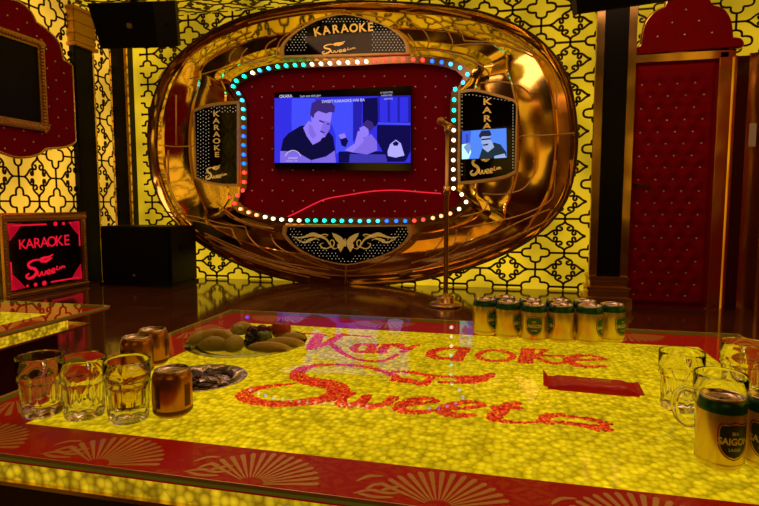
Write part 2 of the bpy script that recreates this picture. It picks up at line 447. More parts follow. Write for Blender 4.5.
# oval of the surround, used to leave the lattice out behind it
OUT = [(350, 3), (400, 4), (450, 8), (490, 16), (525, 31), (552, 53), (569, 82), (576, 118), (577, 150), (571, 188), (557, 215), (533, 238), (500, 256), (455, 272), (405, 282), (346, 285), (300, 281), (262, 272), (228, 258), (198, 240), (174, 218), (158, 190), (152, 160), (151, 130), (156, 100), (168, 72), (188, 50), (215, 32), (250, 17), (300, 7)]
OUTW = spline(far_px(OUT, 0.05), 4, True)
ocx = sum(p[0] for p in OUTW) / len(OUTW); ocz = sum(p[1] for p in OUTW) / len(OUTW)
NA = 192
def polar(poly):
    rad = []
    for k in range(NA):
        a = 2 * PI * k / NA; dx, dz = math.cos(a), math.sin(a); best = 0
        for i in range(len(poly)):
            (x1_, z1_), (x2_, z2_) = poly[i], poly[(i + 1) % len(poly)]
            x1_ -= ocx; x2_ -= ocx; z1_ -= ocz; z2_ -= ocz
            ex, ez = x2_ - x1_, z2_ - z1_; den = dx * ez - dz * ex
            if abs(den) < 1e-12: continue
            tt = (x1_ * ez - z1_ * ex) / den; ss = (x1_ * dz - z1_ * dx) / den
            if tt > 0 and -1e-6 <= ss <= 1 + 1e-6: best = max(best, tt)
        rad.append(best)
    return rad
RO = polar(OUTW)
def rad_at(R, a):
    k = (a % (2 * PI)) / (2 * PI) * NA; i = int(k) % NA; return R[i] * (1 - k % 1) + R[(i + 1) % NA] * (k % 1)
def outside_oval(X, Y):
    return math.hypot(X - ocx, Y - ocz) > rad_at(RO, math.atan2(Y - ocz, X - ocx)) * .985
o = obj('lattice_screen', lattice(-4.2, .78, .0, CEIL, WC, HC, mu, mv, far, .021, outside_oval), M['lattice'])
tag(o, 'dark scrollwork lattice over the lit yellow far wall around the gold oval', 'lattice screen', 'lattice screens on the lit walls')
my, mz = on_x(37.5, 177.5, XL); my2, _ = on_x(72, 177.5, XL); _, mz3 = on_x(55, 151, XL); _, mz4 = on_x(55, 198.5, XL)
WL = my2 - my; HL = (mz3 - mz4) * .97
o = obj('lattice_screen', lattice(2.3, D - .02, .0, CEIL, WL, HL, my, mz, leftw, .018), M['lattice'])
tag(o, 'dark scrollwork lattice over the lit amber wall behind the red scalloped panel', 'lattice screen', 'lattice screens on the lit walls')
o = obj('lattice_screen', lattice(.78, XR - .02, 1.98, CEIL, WC * .88, HC * .88, .975, 2.27, alc, .015), M['lattice'])
tag(o, 'dark scrollwork lattice above the red padded door, around its scalloped crest', 'lattice screen', 'lattice screens on the lit walls')

o = obj('lattice_screen', lattice(XL + .05, XR - .02, 3.9, D - .02, WC, HC, mu, D + .1, lambda u, v, d: (u, v, CEIL - .03 - d), .019), M['lattice'])
tag(o, 'dark scrollwork lattice over the lit ceiling in front of the stage', 'lattice screen', 'lattice screens on the lit walls')

# ------------------------------------------------------------------ gold oval surround with the lights
LED = [(232.5, 86), (235.6, 80.5), (243.5, 76), (252, 72.5), (259, 70), (268, 68), (277, 66.3), (285.5, 65.3), (294.5, 64.8), (303, 64.5), (311.5, 64), (320.5, 63.5), (329.5, 63), (338.5, 62.5), (347.5, 62.2), (357, 61.8), (366, 61.3), (375, 60.7), (384, 60), (394, 59.5), (403, 59.3), (413, 59.2), (422.5, 59.6), (432, 60.8), (441.5, 62), (450.5, 63.8), (460, 67.5), (467.3, 74), (463, 82.5), (455, 89), (454, 99.5), (453.8, 110), (453.6, 120), (453.6, 130), (453.5, 140), (453.2, 150), (453.2, 160), (453.2, 169.5), (453.4, 179), (453.4, 188.3), (461.6, 194.5), (466, 202), (459, 209), (450, 213.6), (441, 216), (432.7, 218), (423, 219.7), (414, 220.7), (405, 221), (396, 221), (386.5, 221), (377.5, 221), (368.5, 221), (359.5, 221), (350.5, 220.8), (341.5, 220.8), (333, 220.7), (324, 220.6), (315, 220.5), (307, 220.5), (298.5, 220.5), (290, 220.2), (281, 219.6), (272.6, 218.7), (264.5, 217), (256, 215), (248, 212.4), (240, 209), (234, 203.4), (236.8, 195.5), (242.5, 190.5), (243.5, 182), (243.7, 172.5), (243.5, 163.5), (243.2, 154.5), (243, 145), (243, 136), (243, 127), (242.8, 118), (242.6, 109), (241.5, 100), (238, 93)]
LD = .27
LW = far_px(LED, LD)
tree = thing('stage_surround', 'large oval gold mirror surround with a border of coloured bulbs around the screen', 'wall decoration', (ocx, D, 0))
INW = [(ocx + (x - ocx) * 1.035, ocz + (z - ocz) * 1.045) for x, z in LW]
INW2 = [(ocx + (x - ocx) * .968, ocz + (z - ocz) * .960) for x, z in LW]
RI = polar(INW)
PROF = [(0, 0), (0, .10), (.012, .115), (.03, .10), (.05, .075), (.16, .13), (.175, .155), (.19, .135), (.34, .15), (.47, .20), (.485, .225), (.50, .20), (.68, .17), (.80, .20), (.815, .225), (.83, .21), (.95, .22), (1, .24), (1, .02)]
def surf_depth(x, z):
    a = math.atan2(z - ocz, x - ocx); r = math.hypot(x - ocx, z - ocz); ro, ri = rad_at(RO, a), rad_at(RI, a)
    f = min(1, max(0, (ro - r) / max(1e-6, ro - ri)))
    for (f0, d0), (f1, d1) in zip(PROF[1:-1], PROF[2:-1]):
        if f0 <= f <= f1 and f1 > f0: return d0 + (d1 - d0) * (f - f0) / (f1 - f0)
    return .24
V, Fs = [], []
for (f, d) in PROF:
    for k in range(NA):
        a = 2 * PI * k / NA
        r = RO[k] * (1 - f) + RI[k] * f
        V.append(far(ocx + r * math.cos(a), ocz + r * math.sin(a), d))
for i in range(len(PROF) - 1):
    for k in range(NA):
        Fs.append((i * NA + k, i * NA + (k + 1) % NA, (i + 1) * NA + (k + 1) % NA, (i + 1) * NA + k))
obj('gold_oval', (V, Fs), M['gold'], tree, True).data.set_sharp_from_angle(angle=math.radians(28))
obj('oval_rim', tube([far(ocx + RO[k] * math.cos(2 * PI * k / NA) * .996, ocz + RO[k] * math.sin(2 * PI * k / NA) * .996, .115) for k in range(NA)], .012, 6, True), M['dark_brown'], tree, True)
obj('velvet_panel', prism(INW2, .02, .17, far), M['velvet'], tree)
obj('bulb_channel', ring_prism(INW, INW2, .02, .25, far), M['chrome'], tree)
# crystal studs on the velvet
st = []
r2 = polar(INW2)
for j in range(0, 24):
    for i in range(0, 40):
        px = 252 + i * 10.2; py = 66 + j * 10.6 * .98
        if (i + j) % 2: continue
        x, z = on_y(px, py, D - .17)
        if math.hypot(x - ocx, z - ocz) < rad_at(r2, math.atan2(z - ocz, x - ocx)) - .05: st.append(pip(far(x, z, .172), .011))
obj('crystal_stud', join(*st), M['stud'], tree, True)['kind'] = 'stuff'
# coloured bulbs, every bulb a part
def lerp(a, b, t): return [a[i] + (b[i] - a[i]) * t for i in range(3)]
TEAL, CY_, BLUE, WHITE, RED, GREEN, ORANGE = (.005, .55, .40), (.02, .30, .60), (.005, .06, .65), (.65, .52, .34), (.65, .02, .015), (.01, .5, .26), (.65, .16, .06)
def bulb_col(i):
    x, y = LED[i]
    if x < 246 and 88 < y < 208: return RED if y > 168 else (BLUE if y > 124 else CY_)
    if y > 207: return ORANGE if x < 258 else WHITE if x < 300 else TEAL if x < 345 else CY_ if x < 384 else BLUE if x < 408 else RED if x < 432 else ORANGE if x < 452 else WHITE
    if x > 440 and y > 85: return WHITE if y > 126 else TEAL
    if x > 447: return CY_
    if x > 426: return BLUE
    if x > 371: return RED
    if x > 307: return WHITE
    if x > 270: return GREEN
    if x > 256: return CY_
    if x > 247: return WHITE
    return TEAL
BM = {}
bulb_me = {}
for i, (x, z) in enumerate(LW):
    c = bulb_col(i)
    if c not in bulb_me:
        mm = emat('lit_bulb', c, 7.0)
        o = obj('bulb', ball((ocx, D, 0), .0185, 2), mm, tree, True); bulb_me[c] = o.data
    else:
        o = link(bpy.data.objects.new('bulb', bulb_me[c])); o.parent = tree
    o.location = (x - ocx, -LD + .005, z)
# raised petal lines on the gold
def zz(pts, s, ox, oy): return [(ox + x / s, oy + y / s) for x, y in pts]
A4 = (4.217, 400, 0); B4 = (4.215, 200, 180); T4 = (5.42, 140, 0); R3 = (3.161, 460, 160); R7 = (2.6625, 400, 140); K4 = (3.795, 250, 0)
LINES = [
    zz([(310, 380), (360, 330), (430, 275), (550, 215)], *T4), zz([(295, 350), (350, 300), (430, 250), (520, 205), (600, 170)], *T4),
    zz([(485, 335), (490, 300), (520, 262)], *T4), zz([(545, 345), (552, 300), (582, 262)], *T4), zz([(690, 305), (680, 270), (700, 235), (740, 210)], *T4),
    zz([(270, 425), (400, 385), (520, 350), (600, 340), (690, 325)], *T4), zz([(110, 425), (140, 380), (200, 310)], *T4),
    zz([(0, 85), (55, 98), (100, 130), (122, 170), (112, 205)], *A4), zz([(0, 48), (130, 75), (190, 120), (218, 165), (222, 192)], *A4),
    zz([(225, 100), (255, 130), (270, 172)], *A4), zz([(222, 192), (330, 185), (430, 192), (500, 212), (575, 245)], *A4), zz([(270, 172), (400, 180), (480, 200), (560, 240)], *A4),
    zz([(430, 135), (520, 185), (580, 230), (630, 275), (655, 330), (660, 400), (662, 460)], *A4), zz([(340, 350), (430, 345), (510, 365), (560, 410)], *A4),
    zz([(60, 210), (160, 212), (260, 240), (330, 270), (370, 300), (378, 325)], *A4), zz([(0, 15), (150, 38), (300, 70)], *A4), zz([(225, 120), (330, 135), (430, 160), (560, 225)], *A4),
    zz([(70, 90), (95, 118), (145, 155), (210, 185), (310, 205)], *B4), zz([(135, 205), (148, 240), (177, 272)], *B4),
    zz([(190, 195), (208, 240), (260, 290), (355, 338)], *B4), zz([(298, 228), (318, 270), (380, 312), (470, 350), (548, 374)], *B4),
    zz([(-150, 130), (0, 160), (100, 185), (190, 197)], *B4), zz([(-130, 150), (0, 178), (70, 195), (135, 205)], *B4),
    zz([(35, 235), (120, 285), (250, 340), (400, 385), (548, 415)], *B4), zz([(20, 225), (120, 270), (250, 322), (400, 368), (548, 402)], *B4),
    zz([(35, 262), (150, 320), (300, 372), (460, 412)], *B4),
    zz([(235, 0), (233, 45), (200, 90), (140, 108), (70, 106)], *R3), zz([(300, 0), (297, 100), (282, 130), (250, 150)], *R3), zz([(90, 125), (76, 158), (40, 172), (0, 180)], *R3),
    zz([(258, 148), (190, 175), (100, 198), (0, 215)], *R3), zz([(285, 155), (200, 190), (120, 228), (60, 250), (-20, 262)], *R3),
    zz([(350, 0), (348, 90), (330, 140), (285, 185), (220, 220), (140, 255), (20, 300), (-60, 315)], *R3), zz([(30, 225), (10, 262), (-40, 300)], *R3), zz([(-50, 240), (-75, 275), (-110, 300)], *R3),
    zz([(0, 360), (120, 320), (200, 290)], *R7), zz([(150, 240), (140, 280), (90, 310), (30, 328)], *R7),
    zz([(346, 80), (380, 78), (440, 88)], 1, 0, 0)[:0] or [(408, 34), (415, 45), (414, 56)], [(276, 57), (281, 40), (303, 24), (345, 11)], [(345, 11), (385, 18), (402, 28)],
    [(158, 145), (176, 146.5), (194, 146)], [(522, 136), (550, 135), (574, 133)], [(176, 95), (176, 145)], [(168, 150), (170, 190), (185, 215)],
    [(285, 236), (305, 255), (346, 271), (390, 258), (412, 240)], [(346, 266), (346, 284)],
    [(218, 246), (270, 264), (346, 276), (430, 266), (490, 246)], [(205, 236), (260, 258), (330, 270)],
    [(250, 9), (300, 3.5), (345, 1.5)] [:0] or [(247, 22), (300, 12), (345, 9)],
]
ln = []
for L in LINES:
    if len(L) < 2: continue
    L2 = spline(L, 5) if len(L) > 2 else L
    P = []
    for x, y in L2:
        X, Z = on_y(x, y, D - .2); d = surf_depth(X, Z); X, Z = on_y(x, y, D - d); d = surf_depth(X, Z)
        P.append(far(X, Z, d + .004))
    ln.append(tube(P, .0065, 5))
obj('petal_ridge', join(*ln), M['gold_line'], tree, True)
# projected laser line on the velvet, modelled as a thin glowing tube
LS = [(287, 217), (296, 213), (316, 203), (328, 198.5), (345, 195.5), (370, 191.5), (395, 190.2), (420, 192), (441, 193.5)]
o = obj('laser_trace', tube([far(*on_y(x, y, D - .176), .176) for x, y in spline(LS, 4)], .006, 6), M['laser'], None, True)
tag(o, 'red laser trace, modelled as a glowing tube, across the lower velvet beneath the television', 'projected light')
LS2 = [(268, 228), (258, 242), (245, 260), (232, 278)]
# ------------------------------------------------------------------ script logo, unit box about 1.3 wide x 1 high
def logo_strokes():
    """the S with a wing, then w e e and the small tail word: (path, widths)"""
    S = []
    def add(p, w, n=5):
        q = spline(p, n) if len(p) > 2 else p
        ws = w if isinstance(w, (list, tuple)) else [w]
        out = []
        for i in range(len(q)):
            f = i / max(1, len(q) - 1) * (len(ws) - 1); k = min(int(f), len(ws) - 2) if len(ws) > 1 else 0
            out.append(ws[0] if len(ws) == 1 else ws[k] + (ws[k + 1] - ws[k]) * (f - k))
        S.append((q, out))
    # coordinates read off the red sign: 1 unit = 120 zoomed px, origin at S middle-left
    g = lambda pts: [((x - 120) / 180., (390 - y) / 180.) for x, y in pts]
    add(g([(205, 300), (165, 290), (135, 305), (138, 328), (160, 342), (166, 362), (150, 385), (128, 388), (122, 372), (134, 362)]), [.03, .06, .09, .10, .10, .09, .06, .05])
    add(g([(196, 306), (188, 292), (205, 284), (225, 282), (246, 268)]), [.08, .10, .09, .07, .02])
    add(g([(200, 306), (215, 303), (240, 288)]), [.07, .09, .03])
    add(g([(172, 356), (172, 376), (180, 384), (190, 362), (192, 380), (202, 380), (208, 358)]), .045)
    add(g([(214, 374), (228, 366), (224, 356), (214, 364), (215, 380), (232, 378)]), .042)
    add(g([(236, 372), (250, 362), (244, 352), (236, 362), (238, 378), (252, 374)]), .042)
    add(g([(262, 340), (258, 362), (270, 362)]), .035)
    add(g([(276, 346), (273, 358), (282, 356), (285, 344), (284, 358)]), .03)
    add(g([(290, 358), (291, 346), (299, 350), (298, 358)]), .03)
    return S
LOGO = logo_strokes()
def logo_on(f, d, u, v, sc, sx=1.0, thick=.004, wmul=1.0):
    return join(*[ribbon([(u + x * sc * sx, v + y * sc) for x, y in p], [a * sc * wmul for a in w], d, d + thick, f) for p, w in LOGO])

# ------------------------------------------------------------------ black plaques set in the gold
def plaque(name, label, px, d, smooth_n=1):
    W = far_px(px, d)
    cu = sum(p[0] for p in W) / len(W); cv = sum(p[1] for p in W) / len(W)
    r = thing(name, label, 'sign', (cu, D - d, min(p[1] for p in W)), 'black plaques set in the gold oval')
    o = obj('backing', prism(W, d - .20, d, far), M['glitter'], r)
    pin = [(cu + (x - cu) * .955, cv + (y - cv) * .955) for x, y in W]
    obj('rim', ring_prism([(cu + (x - cu) * 1.02, cv + (y - cv) * 1.02) for x, y in W], pin, d - .2, d + .018, far), M['gold_line'], r)
    return r, W, (cu, cv)
def rhinestones(r, px_list, d, rr=.005):
    obj('rhinestone', join(*[pip(far(*on_y(x, y, D - d), d + .002), rr) for x, y in px_list]), M['rhine'], r, True)['kind'] = 'stuff'
def inside(p, poly):
    x, y = p; c = False
    for i in range(len(poly)):
        (x1_, y1_), (x2_, y2_) = poly[i], poly[i - 1]
        if (y1_ > y) != (y2_ > y) and x < (x2_ - x1_) * (y - y1_) / (y2_ - y1_) + x1_: c = not c
    return c
PD = .26
top_px = spline([(281.6, 57), (282, 47), (290, 37), (302.7, 27.7), (316, 21), (330, 16.5), (344, 14.5), (360, 17), (376.5, 22.4), (388, 27), (397.6, 33), (405, 40), (408, 47), (409, 54)], 2)
r, W, c = plaque('karaoke_plaque', 'domed black KARAOKE plaque at the top of the gold oval', top_px, PD)
parts = []
for ch, x, y, a in zip('KARAOKE', (318, 327, 336, 345, 354, 362.5, 370.5), (35.5, 34, 33, 32.3, 32, 31.5, 31), (.16, .12, .07, .03, .0, -.02, -.04)):
    u, v = on_y(x, y, D - PD); parts.append(text_on(ch, .115, far, PD, u, v, .003, 1.0, rot=a + .06))
obj('lettering', join(*parts), M['gold_text'], r)
u, v = on_y(322, 54, D - PD); obj('script_logo', logo_on(far, PD, u, v, .16, 2.2), M['gold_text'], r)
rhinestones(r, [(x + (k % 2) * 1.6, y) for k, y in enumerate([19 + 2.6 * q for q in range(13)]) for x in [284 + 3.4 * i for i in range(37)] if inside((x, y), [((p[0] - 345) * .95 + 345, (p[1] - 40) * .93 + 40) for p in top_px]) and (x > 372 or x < 305 or y < 24)], PD, .0042)
bot_px = spline([(283.7, 233.7), (288, 240), (294, 246), (304, 252.5), (317, 258.6), (332, 262.5), (346.7, 264.8), (361, 262.6), (374, 258.6), (388, 254), (399, 248), (407, 241), (411.8, 233.7)], 2) + [(410, 225.2), (380, 225.5), (347, 226), (315, 226), (285, 226)]
r, W, c = plaque('butterfly_plaque', 'black plaque with gold butterfly and scrolls below the bulb border', bot_px, PD)
BFm = (3.795 * 759 / 759, 270, 215)
S8 = (4.744, 270, 215)
def S(pts): return [(270 + x / 4.744, 215 + y / 4.744) for x, y in pts]
def mir(pts): return [(717 - x, y) for x, y in pts]
def on_plaque(pts): return far_px(pts, PD)
orn = []
wing = [(355, 125), (340, 105), (318, 92), (295, 85), (300, 100), (312, 118), (325, 132), (318, 145), (325, 158), (335, 176), (345, 160), (354, 142)]
for q in (wing, mir(wing)): orn.append(prism(on_plaque(S(q)), PD, PD + .004, far))
sc = [([(330, 150), (305, 160), (285, 140), (270, 118), (250, 105), (225, 98), (205, 92), (180, 98), (160, 105), (130, 108), (105, 100)], [.006, .014, .016, .018, .026, .04, .04, .03, .02, .012, .004]),
      ([(235, 120), (215, 112), (190, 118), (165, 130), (140, 122), (120, 110)], [.006, .02, .03, .02, .012, .004]),
      ([(300, 150), (305, 130), (295, 118), (285, 128), (290, 138)], [.012, .012, .01, .008, .006]),
      ([(290, 150), (265, 160), (245, 152), (240, 138), (255, 132)], [.012, .012, .012, .01, .005]),
      ([(260, 105), (275, 95), (258, 92), (235, 98)], [.004, .01, .012, .01])]
for p, w in sc:
    for q in (p, mir(p)):
        qq = spline(q, 4); k = len(w)
        ws = [w[min(int(i / len(qq) * k), k - 1)] for i in range(len(qq))]
        orn.append(ribbon(on_plaque(S(qq)), ws, PD, PD + .004, far))
orn.append(tube([far(*on_y(270 + 357 / 4.744, 215 + 112 / 4.744, D - PD), PD + .003), far(*on_y(270 + 357 / 4.744, 215 + 150 / 4.744, D - PD), PD + .003)], .006, 6))
obj('butterfly_ornament', join(*orn), M['gold_text'], r)
rhinestones(r, [(x + (k % 2) * 1.8, y) for k, y in enumerate([229 + 2.7 * q for q in range(13)]) for x in [287 + 3.6 * i for i in range(34)] if inside((x, y), [((p[0] - 346) * .94 + 346, (p[1] - 242) * .9 + 242) for p in bot_px]) and abs(x - 347) > 5 + (258 - y) * 1.6], PD, .004)
l_px = [(194, 110.6)] + spline([(194, 110.6), (205, 106), (220, 103.4), (238.7, 102)], 3)[1:] + [(238.7, 185.6)] + spline([(238.7, 185.6), (225, 185.4), (212, 183.6), (202, 181), (196, 178)], 3)[1:]
r, W, c = plaque('karaoke_plaque', 'tall black KARAOKE plaque left of the bulb border', l_px, PD - .02)
d_ = PD - .02
parts = []
for k, ch in enumerate('KARAOKE'):
    u, v = on_y(216.2 + k * .15, 116.4 + k * 6.75, D - d_); parts.append(text_on(ch, .076, far, d_, u, v, .002, 1.5))
obj('lettering', join(*parts), M['gold_text'], r)
u, v = on_y(206, 179, D - d_); obj('script_logo', logo_on(far, d_, u, v, .22, 1.15), M['gold_text'], r)
rhinestones(r, [(x, y + (i % 2) * 1.3) for i, x in enumerate([198 + 2.7 * q for q in range(15)]) for y in [107 + 3.6 * j for j in range(22)] if inside((x, y), [((p[0] - 217) * .93 + 217, (p[1] - 144) * .96 + 144) for p in l_px]) and (x < 211 or y < 111 or (x < 205))], d_, .0042)
r_px = [(459, 91.8)] + spline([(459, 91.8), (471, 90), (483, 91.5), (494, 94.4), (506, 97.5), (514.8, 100.8)], 3)[1:] + [(517.2, 104), (515.8, 172)] + spline([(515.8, 172), (507, 176.6), (495, 179.5), (481, 181.7), (459, 183.8)], 3)[1:]
r, W, c = plaque('karaoke_plaque', 'tall black KARAOKE plaque right of the bulb border, behind the small monitor', r_px, d_)
parts = []
for ch, y in zip('KARA', (104.6, 113, 121.4, 129)):
    u, v = on_y(487, y, D - d_); parts.append(text_on(ch, .082, far, d_, u, v, .002, 1.45))
obj('lettering', join(*parts), M['gold_text'], r)
u, v = on_y(470.5, 175, D - d_); obj('script_logo', logo_on(far, d_, u, v, .29), M['gold_text'], r)
rs = []
for k in range(14): rs.append((462 + k * 3.6, 94.8 + max(0, k - 3) * .62))
for k in range(22): rs.append((462, 97 + k * 3.7)); rs.append((513, 105 + k * 3))
rhinestones(r, rs, d_, .0045)

# ------------------------------------------------------------------ screens with their picture
PIC = {'bg': (.035, .03, .80), 'bg2': (.06, .075, .98), 'wall': (.02, .015, .42), 'dark': (.006, .004, .075), 'face': (.30, .20, .95), 'face2': (.22, .14, .80), 'hair': (.045, .022, .20), 'shirt': (.005, .004, .045), 'pale': (.45, .42, 1.0), 'bar': (.003, .003, .008), 'white': (.55, .55, .8), 'table': (.05, .04, .45)}
PM = {k: emat('picture_' + k, v, 1.0) for k, v in PIC.items()}
PIC2 = {k: emat('small_picture_' + k, (v[0] * 1.4 + .01, v[1] * 3.2 + .02, min(1, v[2] * 1.0)), 1.0) for k, v in PIC.items()}
PIC2['hair'] = emat('small_picture_hair2', (.02, .02, .06)); PIC2['face'] = emat('small_picture_face2', (.35, .45, .8)); PIC2['face2'] = emat('small_picture_face3', (.22, .33, .7))
SHAPES = [  # zoomed pixels of the television picture
    ('bg', [(45, 88), (712, 75), (712, 405), (45, 405)]),
    ('bg2', [(130, 90), (245, 90), (240, 200), (140, 260), (135, 330), (128, 200)]),
    ('bg2', [(330, 95), (435, 95), (432, 350), (345, 360), (345, 270), (320, 200)]),
    ('wall', [(430, 100), (475, 100), (470, 260), (430, 300)]),
    ('dark', [(478, 90), (550, 85), (555, 210), (525, 240), (478, 235)]),
    ('wall', [(552, 80), (712, 76), (712, 215), (552, 215)]),
    ('bg', [(562, 84), (600, 84), (600, 205), (562, 205)]), ('bg', [(612, 84), (648, 84), (648, 205), (612, 205)]), ('bg', [(660, 84), (700, 84), (700, 205), (660, 205)]),
    ('bg2', [(552, 207), (712, 210), (712, 220), (552, 217)]),
    ('dark', [(548, 220), (712, 222), (712, 350), (690, 395), (600, 395), (548, 300)]),
    ('dark', [(360, 350), (600, 350), (690, 400), (360, 405)]),
    ('table', [(415, 362), (590, 365), (600, 405), (412, 405)]),
    ('pale', [(600, 350), (612, 315), (640, 292), (665, 310), (683, 370), (640, 380), (602, 372)]),
    ('dark', [(625, 310), (640, 298), (655, 308), (650, 322), (630, 322)]),
    ('hair', [(478, 215), (500, 195), (525, 205), (535, 230), (520, 250), (500, 240), (480, 238)]),
    ('face', [(462, 235), (485, 225), (505, 240), (510, 265), (490, 285), (470, 270)]),
    ('face2', [(470, 290), (520, 265), (548, 300), (550, 345), (500, 365), (430, 355), (450, 320)]),
    ('face', [(390, 345), (440, 310), (455, 250), (475, 250), (485, 300), (430, 355)]),
    ('dark', [(366, 285), (395, 275), (408, 300), (395, 330), (375, 320)]),
    ('face', [(360, 270), (390, 260), (398, 282), (372, 290)]),
    ('shirt', [(78, 345), (90, 290), (115, 262), (175, 225), (205, 222), (270, 290), (315, 255), (335, 280), (345, 350), (290, 380), (200, 400), (78, 395)]),
    ('face2', [(75, 348), (150, 350), (230, 395), (225, 405), (75, 405)]),
    ('face2', [(232, 392), (300, 375), (342, 345), (348, 405), (228, 405)]),
    ('face', [(188, 235), (215, 200), (245, 215), (290, 270), (270, 300), (235, 318), (205, 275)]),
    ('face2', [(215, 215), (240, 230), (255, 270), (235, 290), (215, 260)]),
    ('face', [(225, 150), (250, 130), (330, 150), (325, 190), (318, 240), (295, 280), (265, 288), (240, 250), (228, 200)]),
    ('face2', [(290, 200), (322, 205), (316, 245), (296, 278), (275, 250)]),
    ('hair', [(222, 170), (230, 115), (260, 98), (320, 105), (345, 130), (340, 160), (318, 158), (300, 165), (262, 152), (245, 165), (238, 190)]),
    ('hair', [(268, 195), (292, 205), (290, 212), (266, 203)]), ('hair', [(305, 212), (318, 214), (316, 221), (303, 219)]), ('hair', [(272, 248), (294, 256), (290, 262), (272, 255)]),
]
def picture(name, f2, d, parent, mats, shapes):
    V, Fs, fm = [], [], []; names = list(mats)
    for k, (m_, p) in enumerate(shapes):
        n = len(V); V += [far(*f2(x, y), d + .0006 * (k + 1)) for x, y in p]; Fs.append(tuple(range(n, n + len(p)))); fm.append(names.index(m_))
    me = bpy.data.meshes.new(name); off = parent_origin(parent)
    me.from_pydata([tuple(Vector(v) - off) for v in V], [], Fs)
    for q in names: me.materials.append(mats[q])
    for p, i in zip(me.polygons, fm): p.material_index = i
    o = link(bpy.data.objects.new(name, me)); o.parent = parent; return o
TD = .235
tvc = [on_y(x, y, D - TD) for x, y in ((274.5, 92.5), (411, 85.5), (411.5, 171), (275, 169))]
r = thing('television', 'wide black television on red velvet showing a man in a dark shirt', 'television', ((tvc[0][0] + tvc[1][0]) / 2, D - TD, tvc[2][1]))
obj('bezel', prism(tvc, .165, TD, far), M['bezel'], r)
Zf = lambda x, y: on_y(265 + x / 4.897, 80 + y / 4.9, D - TD - .01)
picture('screen', Zf, TD + .001, r, PM, SHAPES)
tv_t = []
def tvtext(s, x, y, size, b=0):
    u, v = Zf(x, y); tv_t.append(text_on(s, size, far, TD + .026, u, v, b))
tvtext('OKARA', 105, 88, .042, .001); tvtext('Lam sao siet gan', 225, 84, .034)
tvtext('SWEET KARAOKE HAI BA', 385, 110, .040, .0005)
tvtext('33 NGUYEN', 596, 67, .024); tvtext('KARAOKE', 598, 81, .024); tvtext('(OKARA)', 606, 97, .022)
tvtext('sweet', 140, 388, .045); tvtext('karaoke - bar', 135, 400, .024)
for q in tv_t: obj('caption', q, PM['white'], r)
arc_l = [Zf(x, y) for x, y in arc(140, 388, 40, 200, 340, 12, 42)]
obj('screen_logo', ribbon(arc_l, .008, TD + .024, TD + .026, far), PM['white'], r)
# small monitor on the right plaque
MD = PD + .03
mc = [on_y(x, y, D - MD) for x, y in ((460.6, 130.4), (507.3, 126.6), (507.6, 157.3), (461, 160.4))]
r = thing('small_monitor', 'small bright blue monitor in front of the right black plaque', 'monitor', ((mc[0][0] + mc[1][0]) / 2, D - MD, mc[2][1]))
obj('bezel', prism(mc, MD - .06, MD, far), M['bezel'], r)
def Zm(x, y):
    return on_y(430 + x / 3.893, 70 + y / 3.893, D - MD - .01)
SM = [('bg2', [(124, 238), (297, 226), (299, 340), (124, 347)]), ('bg', [(124, 238), (160, 236), (150, 345), (124, 347)]), ('wall', [(140, 250), (148, 250), (152, 300), (140, 300)]),
      ('pale', [(124, 290), (150, 285), (160, 320), (150, 345), (124, 347)]), ('face2', [(130, 300), (150, 280), (160, 300), (150, 330)]),
      ('shirt', [(190, 345), (205, 300), (225, 290), (250, 282), (275, 290), (297, 320), (298, 341)]), ('face', [(205, 285), (240, 275), (250, 300), (225, 320), (205, 305)]),
      ('face', [(198, 255), (232, 248), (238, 280), (220, 300), (200, 285)]), ('hair', [(190, 255), (200, 236), (232, 234), (240, 252), (230, 258), (205, 258), (194, 266)]),
      ('hair', [(200, 268), (236, 264), (236, 270), (200, 274)]), ('hair', [(206, 290), (228, 286), (226, 292), (208, 296)]), ('face', [(250, 335), (290, 325), (298, 341), (250, 344)])]
picture('screen', Zm, MD + .001, r, PIC2, SM)

# ------------------------------------------------------------------ left wall: scalloped velvet with the framed dark glass
half = [on_x(x, y, XL + .05) for x, y in spline([(0, 152), (14, 157), (28, 157), (39.5, 154), (46, 149), (53, 148), (65, 147), (76, 142), (81, 132), (85, 115), (85, 95), (83, 80), (76, 69), (69, 63), (63, 60)], 3)] + \
       [on_x(x, y, XL + .05) for x, y in spline([(63, 60), (62, 52), (57, 40), (46, 29), (36, 22)], 3)[1:]] + [on_x(x, y, XL + .05) for x, y in spline([(36, 22), (31, 12), (22, 3.4), (12, -1), (2, -2)], 3)[1:]]
half = [(min(u, 5.012), v) for u, v in half]
yc = half[0][0] - .16
outl = [(yc, half[0][1])] + half + [(yc, half[-1][1])]
outl = outl + [(2 * yc - u, v) for u, v in reversed(half)]
r = thing('velvet_panel', 'scalloped red velvet wall panel with crystal studs on the left wall', 'wall panel', (XL, yc, 1.3))
obj('padding', prism(outl, .012, .05, leftw), M['velvet'], r)
n = len(outl)
obj('panel_edge', tube([leftw(u, v, .045) for u, v in outl], .014, 6, True), M['gold2'], r, True)
st = []
for i in range(-12, 13):
    for j in range(0, 18):
        if (i + j) % 2: continue
        u, v = yc + i * .105, 1.36 + j * .093
        if inside((u, v), outl) and inside((u + .05, v + .03), outl) and inside((u + .05, v - .05), outl): st.append(pip(leftw(u, v, .052), .011))
obj('crystal_stud', join(*st), M['stud'], r, True)['kind'] = 'stuff'
fy1 = 4.60; fy0 = 2 * yc - fy1; fz0, fz1 = 1.565, 2.43
r = thing('framed_screen', 'dark screen in an ornate gold frame hung on the left velvet panel', 'framed picture', (XL + .05, yc, fz0))
rect = lambda a, b, c_, d_: [(a, c_), (b, c_), (b, d_), (a, d_)]
obj('dark_glass', prism(rect(fy0 + .06, fy1 - .06, fz0 + .06, fz1 - .06), .055, .085, leftw), M['black_gloss'], r)
fw = .075
